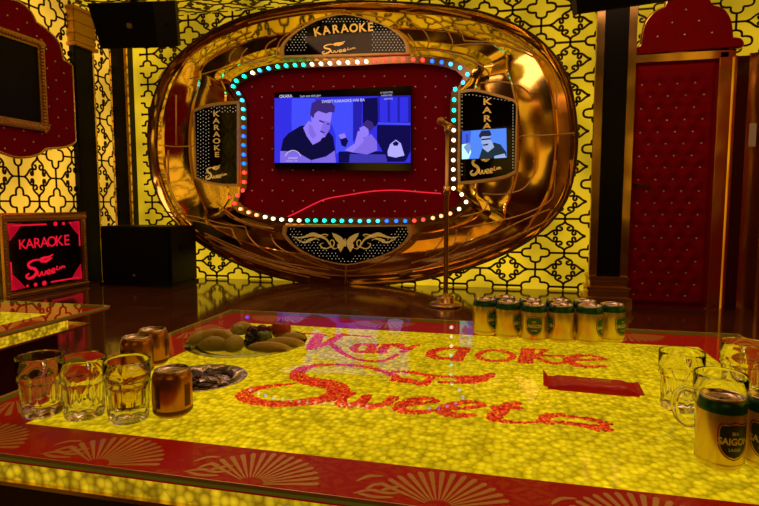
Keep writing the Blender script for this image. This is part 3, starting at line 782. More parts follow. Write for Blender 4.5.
fr = [ring_prism(rect(fy0, fy1, fz0, fz1), rect(fy0 + fw, fy1 - fw, fz0 + fw, fz1 - fw), .055, .10, leftw), ring_prism(rect(fy0 + .012, fy1 - .012, fz0 + .012, fz1 - .012), rect(fy0 + .03, fy1 - .03, fz0 + .03, fz1 - .03), .1, .118, leftw)]
k = 0
for (a, b, cc, dd) in ((fy0, fy1, fz0 + fw / 2, fz0 + fw / 2), (fy0, fy1, fz1 - fw / 2, fz1 - fw / 2), (fy0 + fw / 2, fy0 + fw / 2, fz0, fz1), (fy1 - fw / 2, fy1 - fw / 2, fz0, fz1)):
    L = math.hypot(b - a, dd - cc); m_ = int(L / .032)
    for q in range(m_ + 1): fr.append(pip(leftw(a + (b - a) * q / m_, cc + (dd - cc) * q / m_, .105), .019))
for a, b in ((fy0, fz0), (fy1, fz0), (fy0, fz1), (fy1, fz1)): fr.append(pip(leftw(a + (.03 if a == fy0 else -.03), b + (.03 if b == fz0 else -.03), .10), .045, (.5, 1, 1)))
obj('ornate_frame', join(*fr), M['gold_leaf'], r)

# ------------------------------------------------------------------ red lit sign box standing at the left wall
XS = -4.36; sy0, sy1, sz1 = 3.92, 4.90, .765
r = thing('sign_box', 'red lit KARAOKE sign box in a carved gold frame at the left wall', 'sign', (XS, (sy0 + sy1) / 2, 0))
sg = lambda u, v, d: (XS + d, u, v)
obj('cabinet', bbox(XL + .03, XS, sy0, sy1, 0, sz1 - .01, .006), M['dark_brown'], r)
obj('glass_ledge', bbox(XL + .03, XS + .03, sy0 - .02, sy1 + .02, sz1 - .01, sz1 + .008, .003), M['gold2'], r)
fr = [ring_prism(rect(sy0, sy1, .005, sz1 - .012), rect(sy0 + .055, sy1 - .055, .06, sz1 - .067), .0, .03, sg)]
for (a, b, cc, dd) in ((sy0, sy1, .032, .032), (sy0, sy1, sz1 - .04, sz1 - .04), (sy0 + .027, sy0 + .027, .03, sz1 - .03), (sy1 - .027, sy1 - .027, .03, sz1 - .03)):
    L = math.hypot(b - a, dd - cc); m_ = int(L / .028)
    for q in range(m_ + 1): fr.append(pip(sg(a + (b - a) * q / m_, cc + (dd - cc) * q / m_, .03), .014))
obj('carved_frame', join(*fr), M['gold_leaf'], r)
obj('black_panel', box(XS, XS + .012, sy0 + .055, sy1 - .055, .06, sz1 - .067), M['sign_black'], r)
def sgp(x, y):        # zoomed pixel of the sign -> (y, z) on the panel
    return on_x(x / 4.6, 195 + y / 4.6, XS + .014)
u0, v0 = sgp(88, 248); u1, v1 = sgp(322, 230)
parts = []
for k, ch in enumerate('KARAOKE'):
    u, v = sgp(103 + k * 34, 248 - k * 3.0); parts.append(text_on(ch, .125 + .004 * k, sg, .013, u, v, .001, 1.05, rot=0))
obj('lettering', join(*parts), M['red_lit'], r)
ua, va = sgp(120, 390); ub, vb = sgp(300, 352)
obj('script_logo', logo_on(sg, .013, ua, vb - .015, .30, (ub - ua) / .30), M['red_lit'], r)
dec = []
pz0, pz1, py0, py1 = .075, sz1 - .085, sy0 + .07, sy1 - .07
dec.append(ribbon([(py0 + .05, pz1 - .02), (py0 + .42, pz1 - .02)], .014, .013, .017, sg)); dec.append(ribbon([(py1 - .40, pz0 + .02), (py1 - .05, pz0 + .02)], .014, .013, .017, sg))
dec.append(ribbon([(py0 + .01, pz0 + .1), (py0 + .01, pz0 + .26)], .012, .013, .017, sg)); dec.append(ribbon([(py1 - .01, pz1 - .1), (py1 - .01, pz1 - .26)], .012, .013, .017, sg))
for k, (ry_, rr) in enumerate(((.53, .022), (.63, .016), (.72, .010))): dec.append(prism(arc(py0 + ry_, pz1 - .02, rr, 0, 345, 14), .013, .017, sg))
for k, (ry_, rr) in enumerate(((.36, .024), (.26, .018), (.17, .012))): dec.append(prism(arc(py0 + ry_, pz0 + .02, rr, 0, 345, 14), .013, .017, sg))
for q in dec: obj('border_engraving', q, M['red_lit'], r)
cor = []
for cy_, cz_, sy_, sz_ in ((py0, pz1, 1, -1), (py1, pz1, -1, -1), (py0, pz0, 1, 1), (py1, pz0, -1, 1)):
    for k in range(5):
        a = .13 - .026 * k
        cor.append(ribbon(spline([(cy_ + sy_ * .006, cz_ + sz_ * (a + .02)), (cy_ + sy_ * (a * .55), cz_ + sz_ * (a * .55 + .012)), (cy_ + sy_ * (a + .01), cz_ + sz_ * .006)], 4), .012, .013, .017, sg))
    cor.append(prism([(cy_, cz_), (cy_ + sy_ * .075, cz_), (cy_ + sy_ * .035, cz_ + sz_ * .04), (cy_, cz_ + sz_ * .09)], .013, .016, sg))
for k in range(4): obj('corner_engraving', join(*cor[6 * k:6 * k + 6]), M['red_dim'], r)

# ------------------------------------------------------------------ subwoofer
sx0, sx1, sy0_, sy1_, sz = -4.20, -3.36, 4.93, 5.42, .625
r = thing('subwoofer', 'wide black floor speaker cabinet standing below the left of the gold oval', 'speaker', ((sx0 + sx1) / 2, (sy0_ + sy1_) / 2, 0))
obj('cabinet', bbox(sx0, sx1, sy0_ + .012, sy1_, .03, sz, .012), M['black'], r)
obj('grille', bbox(sx0 + .02, sx1 - .02, sy0_ - .004, sy0_ + .014, .06, sz - .03, .006), M['grille'], r)
obj('plinth', bbox(sx0 - .01, sx1 + .015, sy0_ - .01, sy1_ + .01, 0, .03, .006), M['black_gloss'], r)
obj('badge', bbox(-3.80, -3.775, sy0_ - .012, sy0_ - .003, .105, .128, .002), M['badge'], r)
obj('carry_handle', join(bbox(sx1 - .003, sx1 + .006, 5.10, 5.28, .36, .44, .003), bbox(sx1 + .002, sx1 + .012, 5.12, 5.26, .405, .42, .003)), M['black_gloss'], r)

# ------------------------------------------------------------------ hanging speakers
def hang_speaker(loc, rz, tilt, label, w=.78, h=.37, dp=.36, ang=.12):
    r = thing('hanging_speaker', label, 'speaker', (0, 0, 0), 'ceiling speakers')
    hw = w / 2
    prof = [(-hw + .05, 0), (hw - .15, 0), (hw, .11), (hw - .02, dp * .6), (hw - .16, dp), (-hw + .16, dp), (-hw, .12)]
    def taper(z): return 1 - .10 * (1 - z / h)
    V = [(x * taper(0), y, 0) for x, y in prof] + [(x, y, h) for x, y in prof]; n = len(prof)
    Fs = [tuple(range(n)), tuple(range(2 * n - 1, n - 1, -1))] + [(i, (i + 1) % n, n + (i + 1) % n, n + i) for i in range(n)]
    obj('cabinet', (V, Fs), M['black'], r)
    g = prism([(-hw + .075, .02), (hw - .18, .02), (hw - .165, h - .02), (-hw + .06, h - .02)], 0, .012, lambda u, v, d: (u * taper(v), -d, v))
    obj('grille', g, M['grille'], r)
    obj('badge', bbox(-.025, .025, -.017, -.011, h * .5 - .022, h * .5 + .022, .003), M['badge'], r)
    obj('side_knob', lathe([(0, 0), (.025, 0), (.025, .012), (0, .014)], 12), M['black_gloss'], r).location = (hw - .08, .06, h * .5)
    obj('bracket', join(box(-.03, .03, dp * .4, dp * .4 + .05, h, h + .02), tube([(0, dp * .45, h), (0, dp * .45, h + .60)], .022, 10)), M['black_gloss'], r)
    r.location = loc; r.rotation_euler = (tilt, 0, rz); return r
hang_speaker((-3.25, 4.35, 2.225), .16, .36, 'black speaker hanging beside the left columns')
hang_speaker((.64, 3.72, 2.045), -.22, .34, 'black speaker hanging over the black pillar near the red door', w=.66)

# ------------------------------------------------------------------ microphone stand
mx_, my_ = on_z(445.5, 306, 0)
r = thing('microphone_stand', 'brass microphone stand on a round foot before the gold oval', 'microphone stand', (mx_, my_, 0))
obj('foot', lathe([(0, 0), (.135, 0), (.14, .012), (.13, .024), (.085, .030), (.08, .034), (.075, .075), (.068, .085), (.03, .088), (.022, .11), (0, .11)], 36, mx_, my_), M['brass'], r, True)
obj('pole', join(lathe([(0, .1), (.019, .1), (.019, .95), (.024, .955), (.024, .99), (.015, 1.0), (.015, 1.44), (0, 1.44)], 16, mx_, my_)), M['brass'], r, True)
obj('collar', lathe([(0, .93), (.028, .93), (.030, .96), (.028, 1.0), (0, 1.0)], 16, mx_, my_), M['gold2'], r, True)
obj('clip', join(lathe([(0, 1.43), (.022, 1.43), (.03, 1.46), (.022, 1.485), (0, 1.49)], 14, mx_, my_), tube([(mx_ - .03, my_, 1.48), (mx_ + .03, my_, 1.49)], .012, 8)), M['gold2'], r, True)
m_ = thing('microphone', 'gold microphone resting in the clip of the brass stand', 'microphone', (mx_ - .035, my_ - .02, 1.50))
a0 = Vector((mx_ + .05, my_ + .06, 1.485)); a1 = Vector((mx_ - .035, my_ - .04, 1.515))
dv = (a1 - a0).normalized()
obj('body', tube([a0, a0 + dv * .05, a1], [.012, .016, .020], 12), M['brass'], m_, True)
obj('head', ball(tuple(a1 + dv * .02), .034, 2), M['gold_leaf'], m_, True)

# ------------------------------------------------------------------ padded door with its frame and crest
dx0, dx1, dz1 = .962, 1.572, 1.985
dr = struct(obj('door_1', prism(rect(dx0, dx1, .0, dz1), .0, .03, alc), M['velvet_door']))
# quilted face: cushions between the studs
nu, nv = 40, 110; V = []; Fs = []
def stud_pos():
    out = []
    for j in range(0, 21):
        for i in range(0, 5):
            u = dx0 + .062 + (i + (.5 if j % 2 else 0)) * .130
            v = .10 + j * .095
            if u < dx1 - .03 and v < dz1 - .08: out.append((u, v))
    return out
SP = stud_pos()
for j in range(nv + 1):
    for i in range(nu + 1):
        u = dx0 + .01 + (dx1 - dx0 - .02) * i / nu; v = .02 + (dz1 - .03) * j / nv
        dm = min((u - a) ** 2 + (v - b) ** 2 for a, b in SP) ** .5
        e = min(i, nu - i, j, nv - j) / 2
        V.append(alc(u, v, .03 + min(1, e) * (.012 + .022 * min(1, dm / .06))))
for j in range(nv):
    for i in range(nu):
        a = j * (nu + 1) + i; Fs.append((a, a + 1, a + nu + 2, a + nu + 1))
obj('quilted_padding', (V, Fs), M['velvet_door'], dr, True)
obj('crystal_stud', join(*[pip(alc(u, v, .046), .0095) for u, v in SP]), M['stud'], dr, True)['kind'] = 'stuff'
hy = on_y(636, 196, DA - .05)
obj('door_handle', join(lathe([(0, 0), (.02, 0), (.02, .02), (0, .02)], 14), bbox(-.005, .10, -.055, -.04, -.01, .01, .004), tube([(0, 0, 0), (0, -.05, 0)], .009, 8)), M['handle'], dr).location = (dx0 + .045, DA - .05, 1.0)
fm_ = join(bbox(dx0 - .055, dx0, DA - .075, DA, 0, dz1 + .05, .006), bbox(dx1, dx1 + .065, DA - .075, DA, 0, dz1 + .05, .006), bbox(dx0 - .055, dx1 + .065, DA - .075, DA, dz1, dz1 + .06, .006))
obj('door_frame', fm_, M['gold2'], dr)
cr = spline([(627, 55), (631, 49.5), (640, 46.5)], 3) + spline([(643, 44), (643.5, 36), (647, 22), (655, 12), (667, 6)], 4) + spline([(668, 2), (672, -6), (690, -10), (706, -6), (711, 2)], 4) + spline([(713, 5), (724, 9), (731, 20), (733, 34), (733.5, 38)], 4) + spline([(735, 37.5), (741, 38.5), (744, 43), (742, 46)], 3)
crw = [on_y(x, y, DA - .08) for x, y in cr]; crw = [(u, max(v, 2.05)) for u, v in crw]
r = thing('door_crest', 'scalloped red velvet crest above the padded door', 'wall panel', (1.3, DA, 2.05))
obj('padding', prism(crw, .0, .08, alc), M['velvet_door'], r)
obj('panel_edge', tube([alc(u, v, .04) for u, v in crw], .016, 6, True), M['gold2'], r, True)
for x, y in ((686, 10), (672, 23), (699, 21), (657.5, 37), (684.5, 35), (712, 33)): obj('crystal_stud', pip(alc(*on_y(x, y, DA - .08), .082), .0105), M['stud'], r, True)
# right of the door: mirror jamb and the side wall with a second velvet panel
struct(obj('trim_4', join(bbox(dx1 + .068, dx1 + .10, DA - .05, DA, 0, 2.05, .004), bbox(1.635, 1.70, DA - .03, DA, 2.0, 2.06, .003), bbox(1.68, 1.70, DA - .07, DA, 0, 2.0, .003)), M['gold2']))
struct(obj('trim_8', bbox(1.70, 1.79, DA - .05, DA, 0, 2.0, .004), M['dark_brown']))
struct(obj('trim_9', bbox(1.79, XR, DA - .04, DA, 0, 2.02, .004), M['gold2']))
pw = [(u, v) for u, v in rect(3.55, 4.75, .02, 1.95)]
r = thing('velvet_panel', 'red velvet panel with gold edging on the right wall beyond the door', 'wall panel', (XR, 4.15, 0))
obj('padding', prism(pw, .0, .03, rightw), M['velvet_door'], r)
obj('panel_frame', ring_prism(rect(3.49, 4.81, .0, 2.02), pw, .0, .045, rightw), M['gold2'], r)
obj('crest', prism(spline([(3.5, 2.04), (3.56, 2.14), (3.70, 2.30), (3.95, 2.40), (4.15, 2.52), (4.35, 2.40), (4.60, 2.30), (4.74, 2.14), (4.80, 2.04)], 4), .0, .07, rightw), M['velvet_door'], r)
nu_, nv_ = on_y(752.5, 135, DA - .045)
o = obj('paper_notice', bbox(nu_ - .022, nu_ + .026, DA - .046, DA - .041, nv_ - .09, nv_ + .09, .001), M['paper']); tag(o, 'small white notice on the gold strip right of the padded door', 'notice')

# ------------------------------------------------------------------ lit glass tables
TZ = .50
def clearing(cx_, cy_, r0, r1, a0, a1, n, f, d, sk=.0):
    P = []
    for k in range(n):
        a = math.radians(a0 + (a1 - a0) * k / (n - 1)); w = math.radians((a1 - a0) / n * .27)
        P.append(prism([(cx_ + r0 * math.cos(a - w), cy_ + r0 * math.sin(a - w)), (cx_ + r1 * math.cos(a - w), cy_ + r1 * math.sin(a - w)), (cx_ + (r1 + .004) * math.cos(a), cy_ + (r1 + .004) * math.sin(a)), (cx_ + r1 * math.cos(a + w), cy_ + r1 * math.sin(a + w)), (cx_ + r0 * math.cos(a + w), cy_ + r0 * math.sin(a + w))], d, d + .0008, f))
    return join(*P)
def lit_table(x0, x1, y0, y1, b, label, iy=.012):
    r = thing('glass_table', label, 'table', ((x0 + x1) / 2, (y0 + y1) / 2, 0), 'lit glass tables')
    zt = TZ
    obj('glass_top', box(x0, x1, y0, y1, zt - .006, zt), M['glass_top'], r)
    obj('glass_edge', ring_prism(rect(x0 - .001, x1 + .001, y0 - .001, y1 + .001), rect(x0 + .002, x1 - .002, y0 + .002, y1 - .002), zt - .0095, zt - .002, flat(0)), M['glass_edge'], r)
    obj('edge_trim', ring_prism(rect(x0 - .0022, x1 + .0022, y0 - .0022, y1 + .0022), rect(x0 - .001, x1 + .001, y0 - .001, y1 + .001), zt - .0045, zt + .0005, flat(0)), M['gold_line'], r)
    obj('red_border', ring_prism(rect(x0 + .002, x1 - .002, y0 + .002, y1 - .002), rect(x0 + b[0], x1 - b[1], y0 + b[2], y1 - b[3]), zt - .014, zt - .0095, flat(0)), M['border'], r)
    obj('glow_panel', box(x0 + b[0], x1 - b[1], y0 + b[2], y1 - b[3], zt - .02, zt - .012), M['pebble'], r)
    i = .012; ya, yb = y0 + i, y1 - iy; za, zb_ = zt - .044, zt - .0145
    obj('lit_apron', join(box(x0 + i, x1 - i, ya, ya + .012, za, zb_), box(x0 + i, x1 - i, yb - .012, yb, za, zb_), box(x0 + i, x0 + i + .012, ya + .012, yb - .012, za, zb_), box(x1 - i - .012, x1 - i, ya + .012, yb - .012, za, zb_)), M['pebble_edge'], r)
    obj('apron_ledge', box(x0 + .004, x1 - .004, y0 + .004, y1 - max(.004, iy * .45), zt - .050, zt - .044), M['gold2'], r)
    obj('base', join(bbox(x0 + .05, x1 - .05, y0 + .05, y1 - max(.05, iy), .06, zt - .050, .004), bbox(x0 + .08, x1 - .08, y0 + .08, y1 - max(.08, iy + .03), 0, .06, .004)), M['table_side'], r)
    return r
tab = lit_table(-.887, .602, .597, 1.628, (.122, .132, .112, .125), 'large lit glass table with red bead lettering and a red border')
fd = -.0092
ff = flat(TZ)
for x in (-.78, -.545, -.315, -.075, .155, .39): obj('etched_fan', clearing(x, .612, .018, .086, 14, 152, 15, ff, fd), M['fan'], tab)
for x in (-.70, -.36, -.02, .32): obj('etched_fan', clearing(x, 1.615, .02, .095, -165, -15, 15, ff, fd), M['fan'], tab)
for y in (.80, 1.08, 1.36):
    obj('etched_fan', clearing(-.877, y, .02, .09, -75, 75, 13, ff, fd), M['fan'], tab); obj('etched_fan', clearing(.592, y, .02, .095, 105, 255, 13, ff, fd), M['fan'], tab)
# small etched sprays beside the fans
sp = []
for x in (-.70, -.47, -.235, .005, .235):
    for pts in ([(0, 0), (.018, .012), (.042, .010), (.060, .018)], [(.012, .010), (.020, .026), (.036, .030)], [(.030, .011), (.040, .022), (.056, .032)], [(.004, .002), (.026, -.002), (.050, .002)], [(-.004, .030), (.008, .046), (.026, .050)]):
        q = spline([(x + .055 + u, .622 + v) for u, v in pts], 4); n = len(q)
        sp.append(ribbon(q, [.0018 + .0045 * math.sin(PI * k / (n - 1)) for k in range(n)], fd, fd + .0006, ff))
obj('etched_leaf', join(*sp), M['fan'], tab)['kind'] = 'stuff'
# red beads spelling the words
GA = (2.811, 230, 330); GB = (2.975, 400, 280); GC = (3.036, 170, 300)
WR = [  # (zoom, points, widths in metres)
    (GC, [(455, 105), (440, 128), (428, 150)], [.030, .036, .030]), (GC, [(372, 108), (415, 102), (450, 104), (470, 108)], [.008, .012, .016, .014]),
    (GC, [(530, 104), (505, 115), (480, 130), (450, 140)], [.018, .026, .026, .026]), (GC, [(480, 130), (500, 142), (522, 160), (560, 178), (610, 186), (655, 183), (690, 166)], [.02, .02, .016, .012, .012, .012, .014]), (GC, [(500, 106), (560, 108), (612, 112)], [.012, .010, .006]),
    (GC, [(606, 138), (580, 134), (558, 146), (570, 158), (600, 156)], [.018, .02, .024, .018, .018]), (GC, [(618, 134), (610, 148), (604, 160)], .026),
    (GC, [(660, 135), (650, 147), (640, 160)], .026), (GC, [(655, 142), (680, 134), (705, 138)], [.014, .02, .026]), (GC, [(690, 138), (715, 150), (740, 140), (755, 138)], .014),
    (GB, [(200, 205), (150, 202), (100, 212), (95, 228), (140, 234), (185, 228)], [.016, .02, .026, .026, .02, .018]), (GB, [(195, 202), (180, 222), (165, 240)], .030), (GB, [(-10, 195), (20, 205), (5, 215)], .020), (GB, [(40, 196), (28, 206)], .016),
    (GB, [(335, 222), (300, 210), (255, 212), (232, 224), (250, 238), (300, 241), (335, 232), (335, 222)], .017),
    (GB, [(382, 205), (378, 225), (372, 246)], [.034, .036, .036]), (GB, [(430, 208), (415, 222), (395, 230)], [.014, .014, .018]), (GB, [(395, 230), (425, 238), (450, 248), (488, 246)], [.016, .014, .016, .012]), (GB, [(395, 205), (440, 208)], .010), (GB, [(425, 225), (485, 226)], .012),
    (GB, [(510, 238), (560, 238), (612, 236)], .014), (GB, [(600, 232), (560, 224), (520, 228), (502, 240), (520, 252), (560, 258), (612, 256)], [.012, .016, .026, .03, .022, .016, .010]),
    # big S
    (GA, [(480, 138), (430, 116), (370, 102), (310, 98), (260, 98), (220, 104), (190, 118), (195, 134), (235, 146), (280, 154), (305, 166), (295, 184), (250, 197), (180, 206), (110, 207), (60, 198), (38, 184), (60, 168), (110, 158), (180, 151)], [.020, .018, .016, .016, .014, .016, .026, .034, .042, .050, .052, .046, .040, .034, .030, .032, .034, .026, .016, .006]),
    # wing
    (GA, [(455, 118), (500, 118), (560, 128), (640, 132), (700, 132), (742, 122)], [.014, .018, .014, .014, .016, .010]), (GA, [(455, 138), (490, 142), (520, 146), (545, 154), (560, 140)], [.026, .03, .024, .016, .012]), (GA, [(590, 146), (640, 148), (700, 144), (738, 124)], [.014, .018, .018, .012]), (GA, [(565, 134), (552, 148)], .016), (GA, [(640, 138), (690, 142), (735, 128)], .022),
    # w e e
    (GA, [(345, 176), (322, 190), (310, 208), (335, 213), (365, 204), (388, 184)], [.018, .02, .024, .024, .018, .016]), (GA, [(388, 184), (374, 202), (378, 214), (410, 214), (440, 206), (464, 188)], [.016, .02, .024, .022, .02, .022]),
    (GA, [(476, 212), (530, 208), (582, 200)], .014), (GA, [(582, 200), (555, 192), (510, 198), (478, 212), (482, 226), (520, 232), (575, 226)], [.014, .018, .022, .026, .026, .022, .010]),
    (GA, [(600, 222), (660, 220), (712, 212)], .014), (GA, [(712, 212), (690, 203), (640, 206), (605, 218), (600, 232), (635, 240), (690, 240)], [.014, .018, .022, .026, .026, .022, .010]),
    # tail word
    (GB, [(352, 366), (320, 376), (290, 396), (278, 416)], [.020, .030, .030, .028]), (GB, [(275, 380), (310, 378), (360, 382)], [.014, .018, .016]), (GB, [(278, 416), (340, 424), (410, 422), (440, 404), (480, 402)], [.018, .010, .010, .020, .016]), (GB, [(440, 406), (430, 424), (470, 424), (520, 428), (560, 436)], [.014, .012, .014, .012, .016]), (GB, [(480, 402), (540, 410), (590, 420), (620, 432)], [.012, .010, .014, .022]), (GB, [(570, 438), (600, 442), (620, 440)], [.026, .03, .022]),
]
beads = []
zb = TZ - .0105
random.seed(11)
for (s, ox, oy), pts, w in WR:
    q = spline([on_z(ox + x / s, oy + y / s, zb) for x, y in pts], 8)
    # even steps along the stroke
    L = [0]
    for a, b in zip(q, q[1:]): L.append(L[-1] + math.dist(a, b))
    n = max(3, int(L[-1] / .0054)); ws = w if isinstance(w, list) else [w]
    for k in range(n + 1):
        t_ = L[-1] * k / n; i = max(0, min(len(q) - 2, next((j for j in range(len(L) - 1) if L[j + 1] >= t_), len(q) - 2)))
        fr_ = (t_ - L[i]) / max(1e-9, L[i + 1] - L[i]); p = Vector(q[i]).lerp(Vector(q[i + 1]), fr_)
        tn = (Vector(q[i + 1]) - Vector(q[i])); tn = tn.normalized() if tn.length else Vector((1, 0)); nn = Vector((-tn.y, tn.x))
        g = t_ / max(1e-9, L[-1]) * (len(ws) - 1); gi = min(int(g), len(ws) - 2) if len(ws) > 1 else 0
        ww = ws[0] if len(ws) == 1 else ws[gi] + (ws[gi + 1] - ws[gi]) * (g - gi)
        ww *= .92; m2 = max(1, int(ww / .0064 + .5))
        for e in range(m2):
            o_ = (e + .5) / m2 - .5
            c_ = p + nn * (o_ * ww) + Vector((random.uniform(-.0022, .0022), random.uniform(-.0022, .0022)))
            beads.append(pip((c_.x, c_.y, TZ - .0102), random.uniform(.0034, .0047), (1, .9, .5)))
o = obj('bead_lettering', join(*beads), M['bead'], tab, True); o['kind'] = 'stuff'
o['label'] = 'red bead lettering under the glass'
lit_table(-2.85, -1.335, .57, 1.600, (.132, .125, .112, .125), 'second lit glass table, cut off at the left edge of the photo', .17)

# ------------------------------------------------------------------ copies of things
def dup(root, loc, rz=None, label=None, group=None):
    n = root.copy(); C.objects.link(n); n.location = loc
    if rz is not None: n.rotation_euler = (root.rotation_euler.x, root.rotation_euler.y, rz)
    if label: n['label'] = label
    if group: n['group'] = group
    for ch in list(root.children):
        c_ = ch.copy(); C.objects.link(c_); c_.parent = n
        for g in ch.children:
            d_2 = g.copy(); C.objects.link(d_2); d_2.parent = c_
    return n
# ------------------------------------------------------------------ beer cans
CR, CHh = .0320, .0955
def make_can(label, group, dark):
    r = thing('beer_can', label, 'can', (0, 0, 0), group)
    prof = [(0, .003), (.023, .003), (.025, 0), (.0275, .002), (CR, .009), (CR, CHh - .017), (CR - .0005, CHh - .0155)]
    obj('body', lathe(prof, 48), M['can'], r, True)
    obj('shoulder', lathe([(CR, CHh - .0185), (CR + .0002, CHh - .0145), (CR - .002, CHh - .0085), (.0285, CHh - .003), (.027, CHh - .003)], 48), M['can_green'], r, True)
    lid = obj('lid', lathe([(.0275, CHh - .0035), (.0285, CHh - .001), (.0275, CHh), (.0262, CHh - .0012), (.0255, CHh - .0045), (.018, CHh - .0042), (0, CHh - .0040)], 48), M['can_lid'], r, True)
    obj('pull_tab', join(bbox(-.008, .009, -.0055, .0055, CHh - .0042, CHh - .0022, .0007), ), M['can_lid'], lid)
    cyl = lambda off: (lambda u, v, d: ((CR + d) * math.sin(u / CR + off), -(CR + d) * math.cos(u / CR + off), v))
    zc_ = .043
    def shield(s):
        # pointed-shoulder shield outline
        q = [(-.021, .021), (-.012, .0245), (0, .0255), (.012, .0245), (.021, .021), (.0225, .004), (.020, -.010), (.013, -.020), (0, -.0255), (-.013, -.020), (-.020, -.010), (-.0225, .004)]
        return [(x * s, zc_ + y * s) for x, y in spline(q, 3, True)]
    def patch(pl, d, f):
        # strips across the outline so that it follows the can
        n_ = 22; ys = [y for _, y in pl]; y0, y1 = min(ys), max(ys); V, Fs = [], []
        for k in range(n_ + 1):
            y = y0 + (y1 - y0) * (k + .02) / (n_ + .04); xs = []
            for i in range(len(pl)):
                (xa, ya), (xb, yb) = pl[i], pl[i - 1]
                if (ya > y) != (yb > y): xs.append(xa + (xb - xa) * (y - ya) / (yb - ya))
            xa, xb = (min(xs), max(xs)) if len(xs) > 1 else (0, 0)
            for i in range(9): V.append(f(xa + (xb - xa) * i / 8, y, d))
        for k in range(n_):
            for i in range(8):
                a = k * 9 + i; Fs.append((a, a + 1, a + 10, a + 9))
        return V, Fs
    for off in (0, PI):
        f = cyl(off)
        sh = obj('shield', patch(shield(1.0), .0004, f), M['emblem_rim'], r, True)
        obj('shield_line', patch(shield(.93), .0006, f), M['can'], sh, True)
        obj('shield_field', patch(shield(.87), .0008, f), M['emblem'] if dark else M['emblem_green'], sh, True)
        tx = [text_on('SAIGON', .0125, f, .001, 0, zc_ - .004, .0004, .95, .98, thick=.0001), text_on('BIA', .0065, f, .001, 0, zc_ + .0085, .0001, 1, thick=.0001), text_on('LAGER', .0055, f, .001, 0, zc_ - .0125, .0001, 1, thick=.0001)]
        obj('lettering', join(*tx), M['cream'], sh)
    tr = obj('base_ring', lathe([(CR + .0003, .0075), (CR + .0004, .0095), (CR + .0003, .0110)], 48), M['can_lid'], r, True)
    return r
def facing(x, y): return math.atan2(-x, y)      # turns the shield towards the viewer (front of can = -y)
FRONT = [(487, 336.5, 50), (508.6, 340, 62), (534, 343, 2), (560.5, 344, -68), (585.7, 345, 72), (608.6, 343.5, 55)]
names6 = ['yellow beer can at the left end of the front row on the glass table', 'second beer can from the left in the front row on the table', 'beer can whose full green shield faces out, third in the front row', 'fourth beer can in the front row, its shield turned to the left', 'fifth beer can in the front row, shield turned away to the right', 'beer can at the right end of the front row on the table']
pos = []
for (px, py, az) in FRONT:
    x, y = on_z(px, py, TZ); k = (math.hypot(x, y) + CR) / math.hypot(x, y); pos.append((x * k, y * k))
# keep neighbours apart
for _ in range(40):
    for i in range(len(pos)):
        for j in range(i):
            dx, dy = pos[i][0] - pos[j][0], pos[i][1] - pos[j][1]; dd = math.hypot(dx, dy); m_ = 2 * CR + .0035
            if dd < m_:
                e = (m_ - dd) / 2 / max(dd, 1e-6); pos[i] = (pos[i][0] + dx * e, pos[i][1] + dy * e); pos[j] = (pos[j][0] - dx * e, pos[j][1] - dy * e)
GRP = 'beer cans on the lit table'
can_g = make_can(names6[0], GRP, False)
for k, ((x, y), (_, _, az)) in enumerate(zip(pos, FRONT)):
    rz = facing(x, y) + math.radians(az)
    if k == 0: can_g.location = (x, y, TZ); can_g.rotation_euler = (0, 0, rz)
    else: dup(can_g, (x, y, TZ), rz, names6[k])
back = [(.5 * (pos[0][0] + pos[1][0]) + .02, 'rear beer can showing its lid between the first two front cans'), (.5 * (pos[2][0] + pos[1][0]) + .022, 'rear beer can behind the one whose green shield faces out'), (.5 * (pos[3][0] + pos[2][0]) + .03, 'rear beer can behind the fourth front can'), (.5 * (pos[4][0] + pos[3][0]) + .03, 'rear beer can behind the fifth front can')]
bp = []
for x, lab in back:
    y = max(math.sqrt(max(0, (2 * CR + .004) ** 2 - (x - a) ** 2)) + b for a, b in pos if abs(x - a) < 2 * CR + .004); bp.append([x, y, lab])
for i in range(1, len(bp)):
    if bp[i][0] - bp[i - 1][0] < 2 * CR + .0035: bp[i][0] = bp[i - 1][0] + 2 * CR + .0035
for x, y, lab in bp:
    y = max(math.sqrt(max(0, (2 * CR + .004) ** 2 - (x - a) ** 2)) + b for a, b in pos if abs(x - a) < 2 * CR + .004)
    dup(can_g, (x, y, TZ), facing(x, y) + 1.4, lab)
x, y = on_z(718, 473.5, TZ); k = (math.hypot(x, y) + CR) / math.hypot(x, y); x, y = x * k, y * k
can_d = make_can('large foreground beer can with a dark shield beside the right mugs', GRP, True)
can_d.location = (x, y, TZ); can_d.rotation_euler = (0, 0, facing(x, y) + math.radians(34))
dup(can_d, (x + .0610, y + .010, TZ), facing(x, y) + math.radians(-8), 'beer can cut off by the right edge of the photo')

for o in C.objects:
    if o.get('label') in ('large foreground beer can with a dark shield beside the right mugs', 'beer can cut off by the right edge of the photo'): o.scale = (.91, .91, 1)
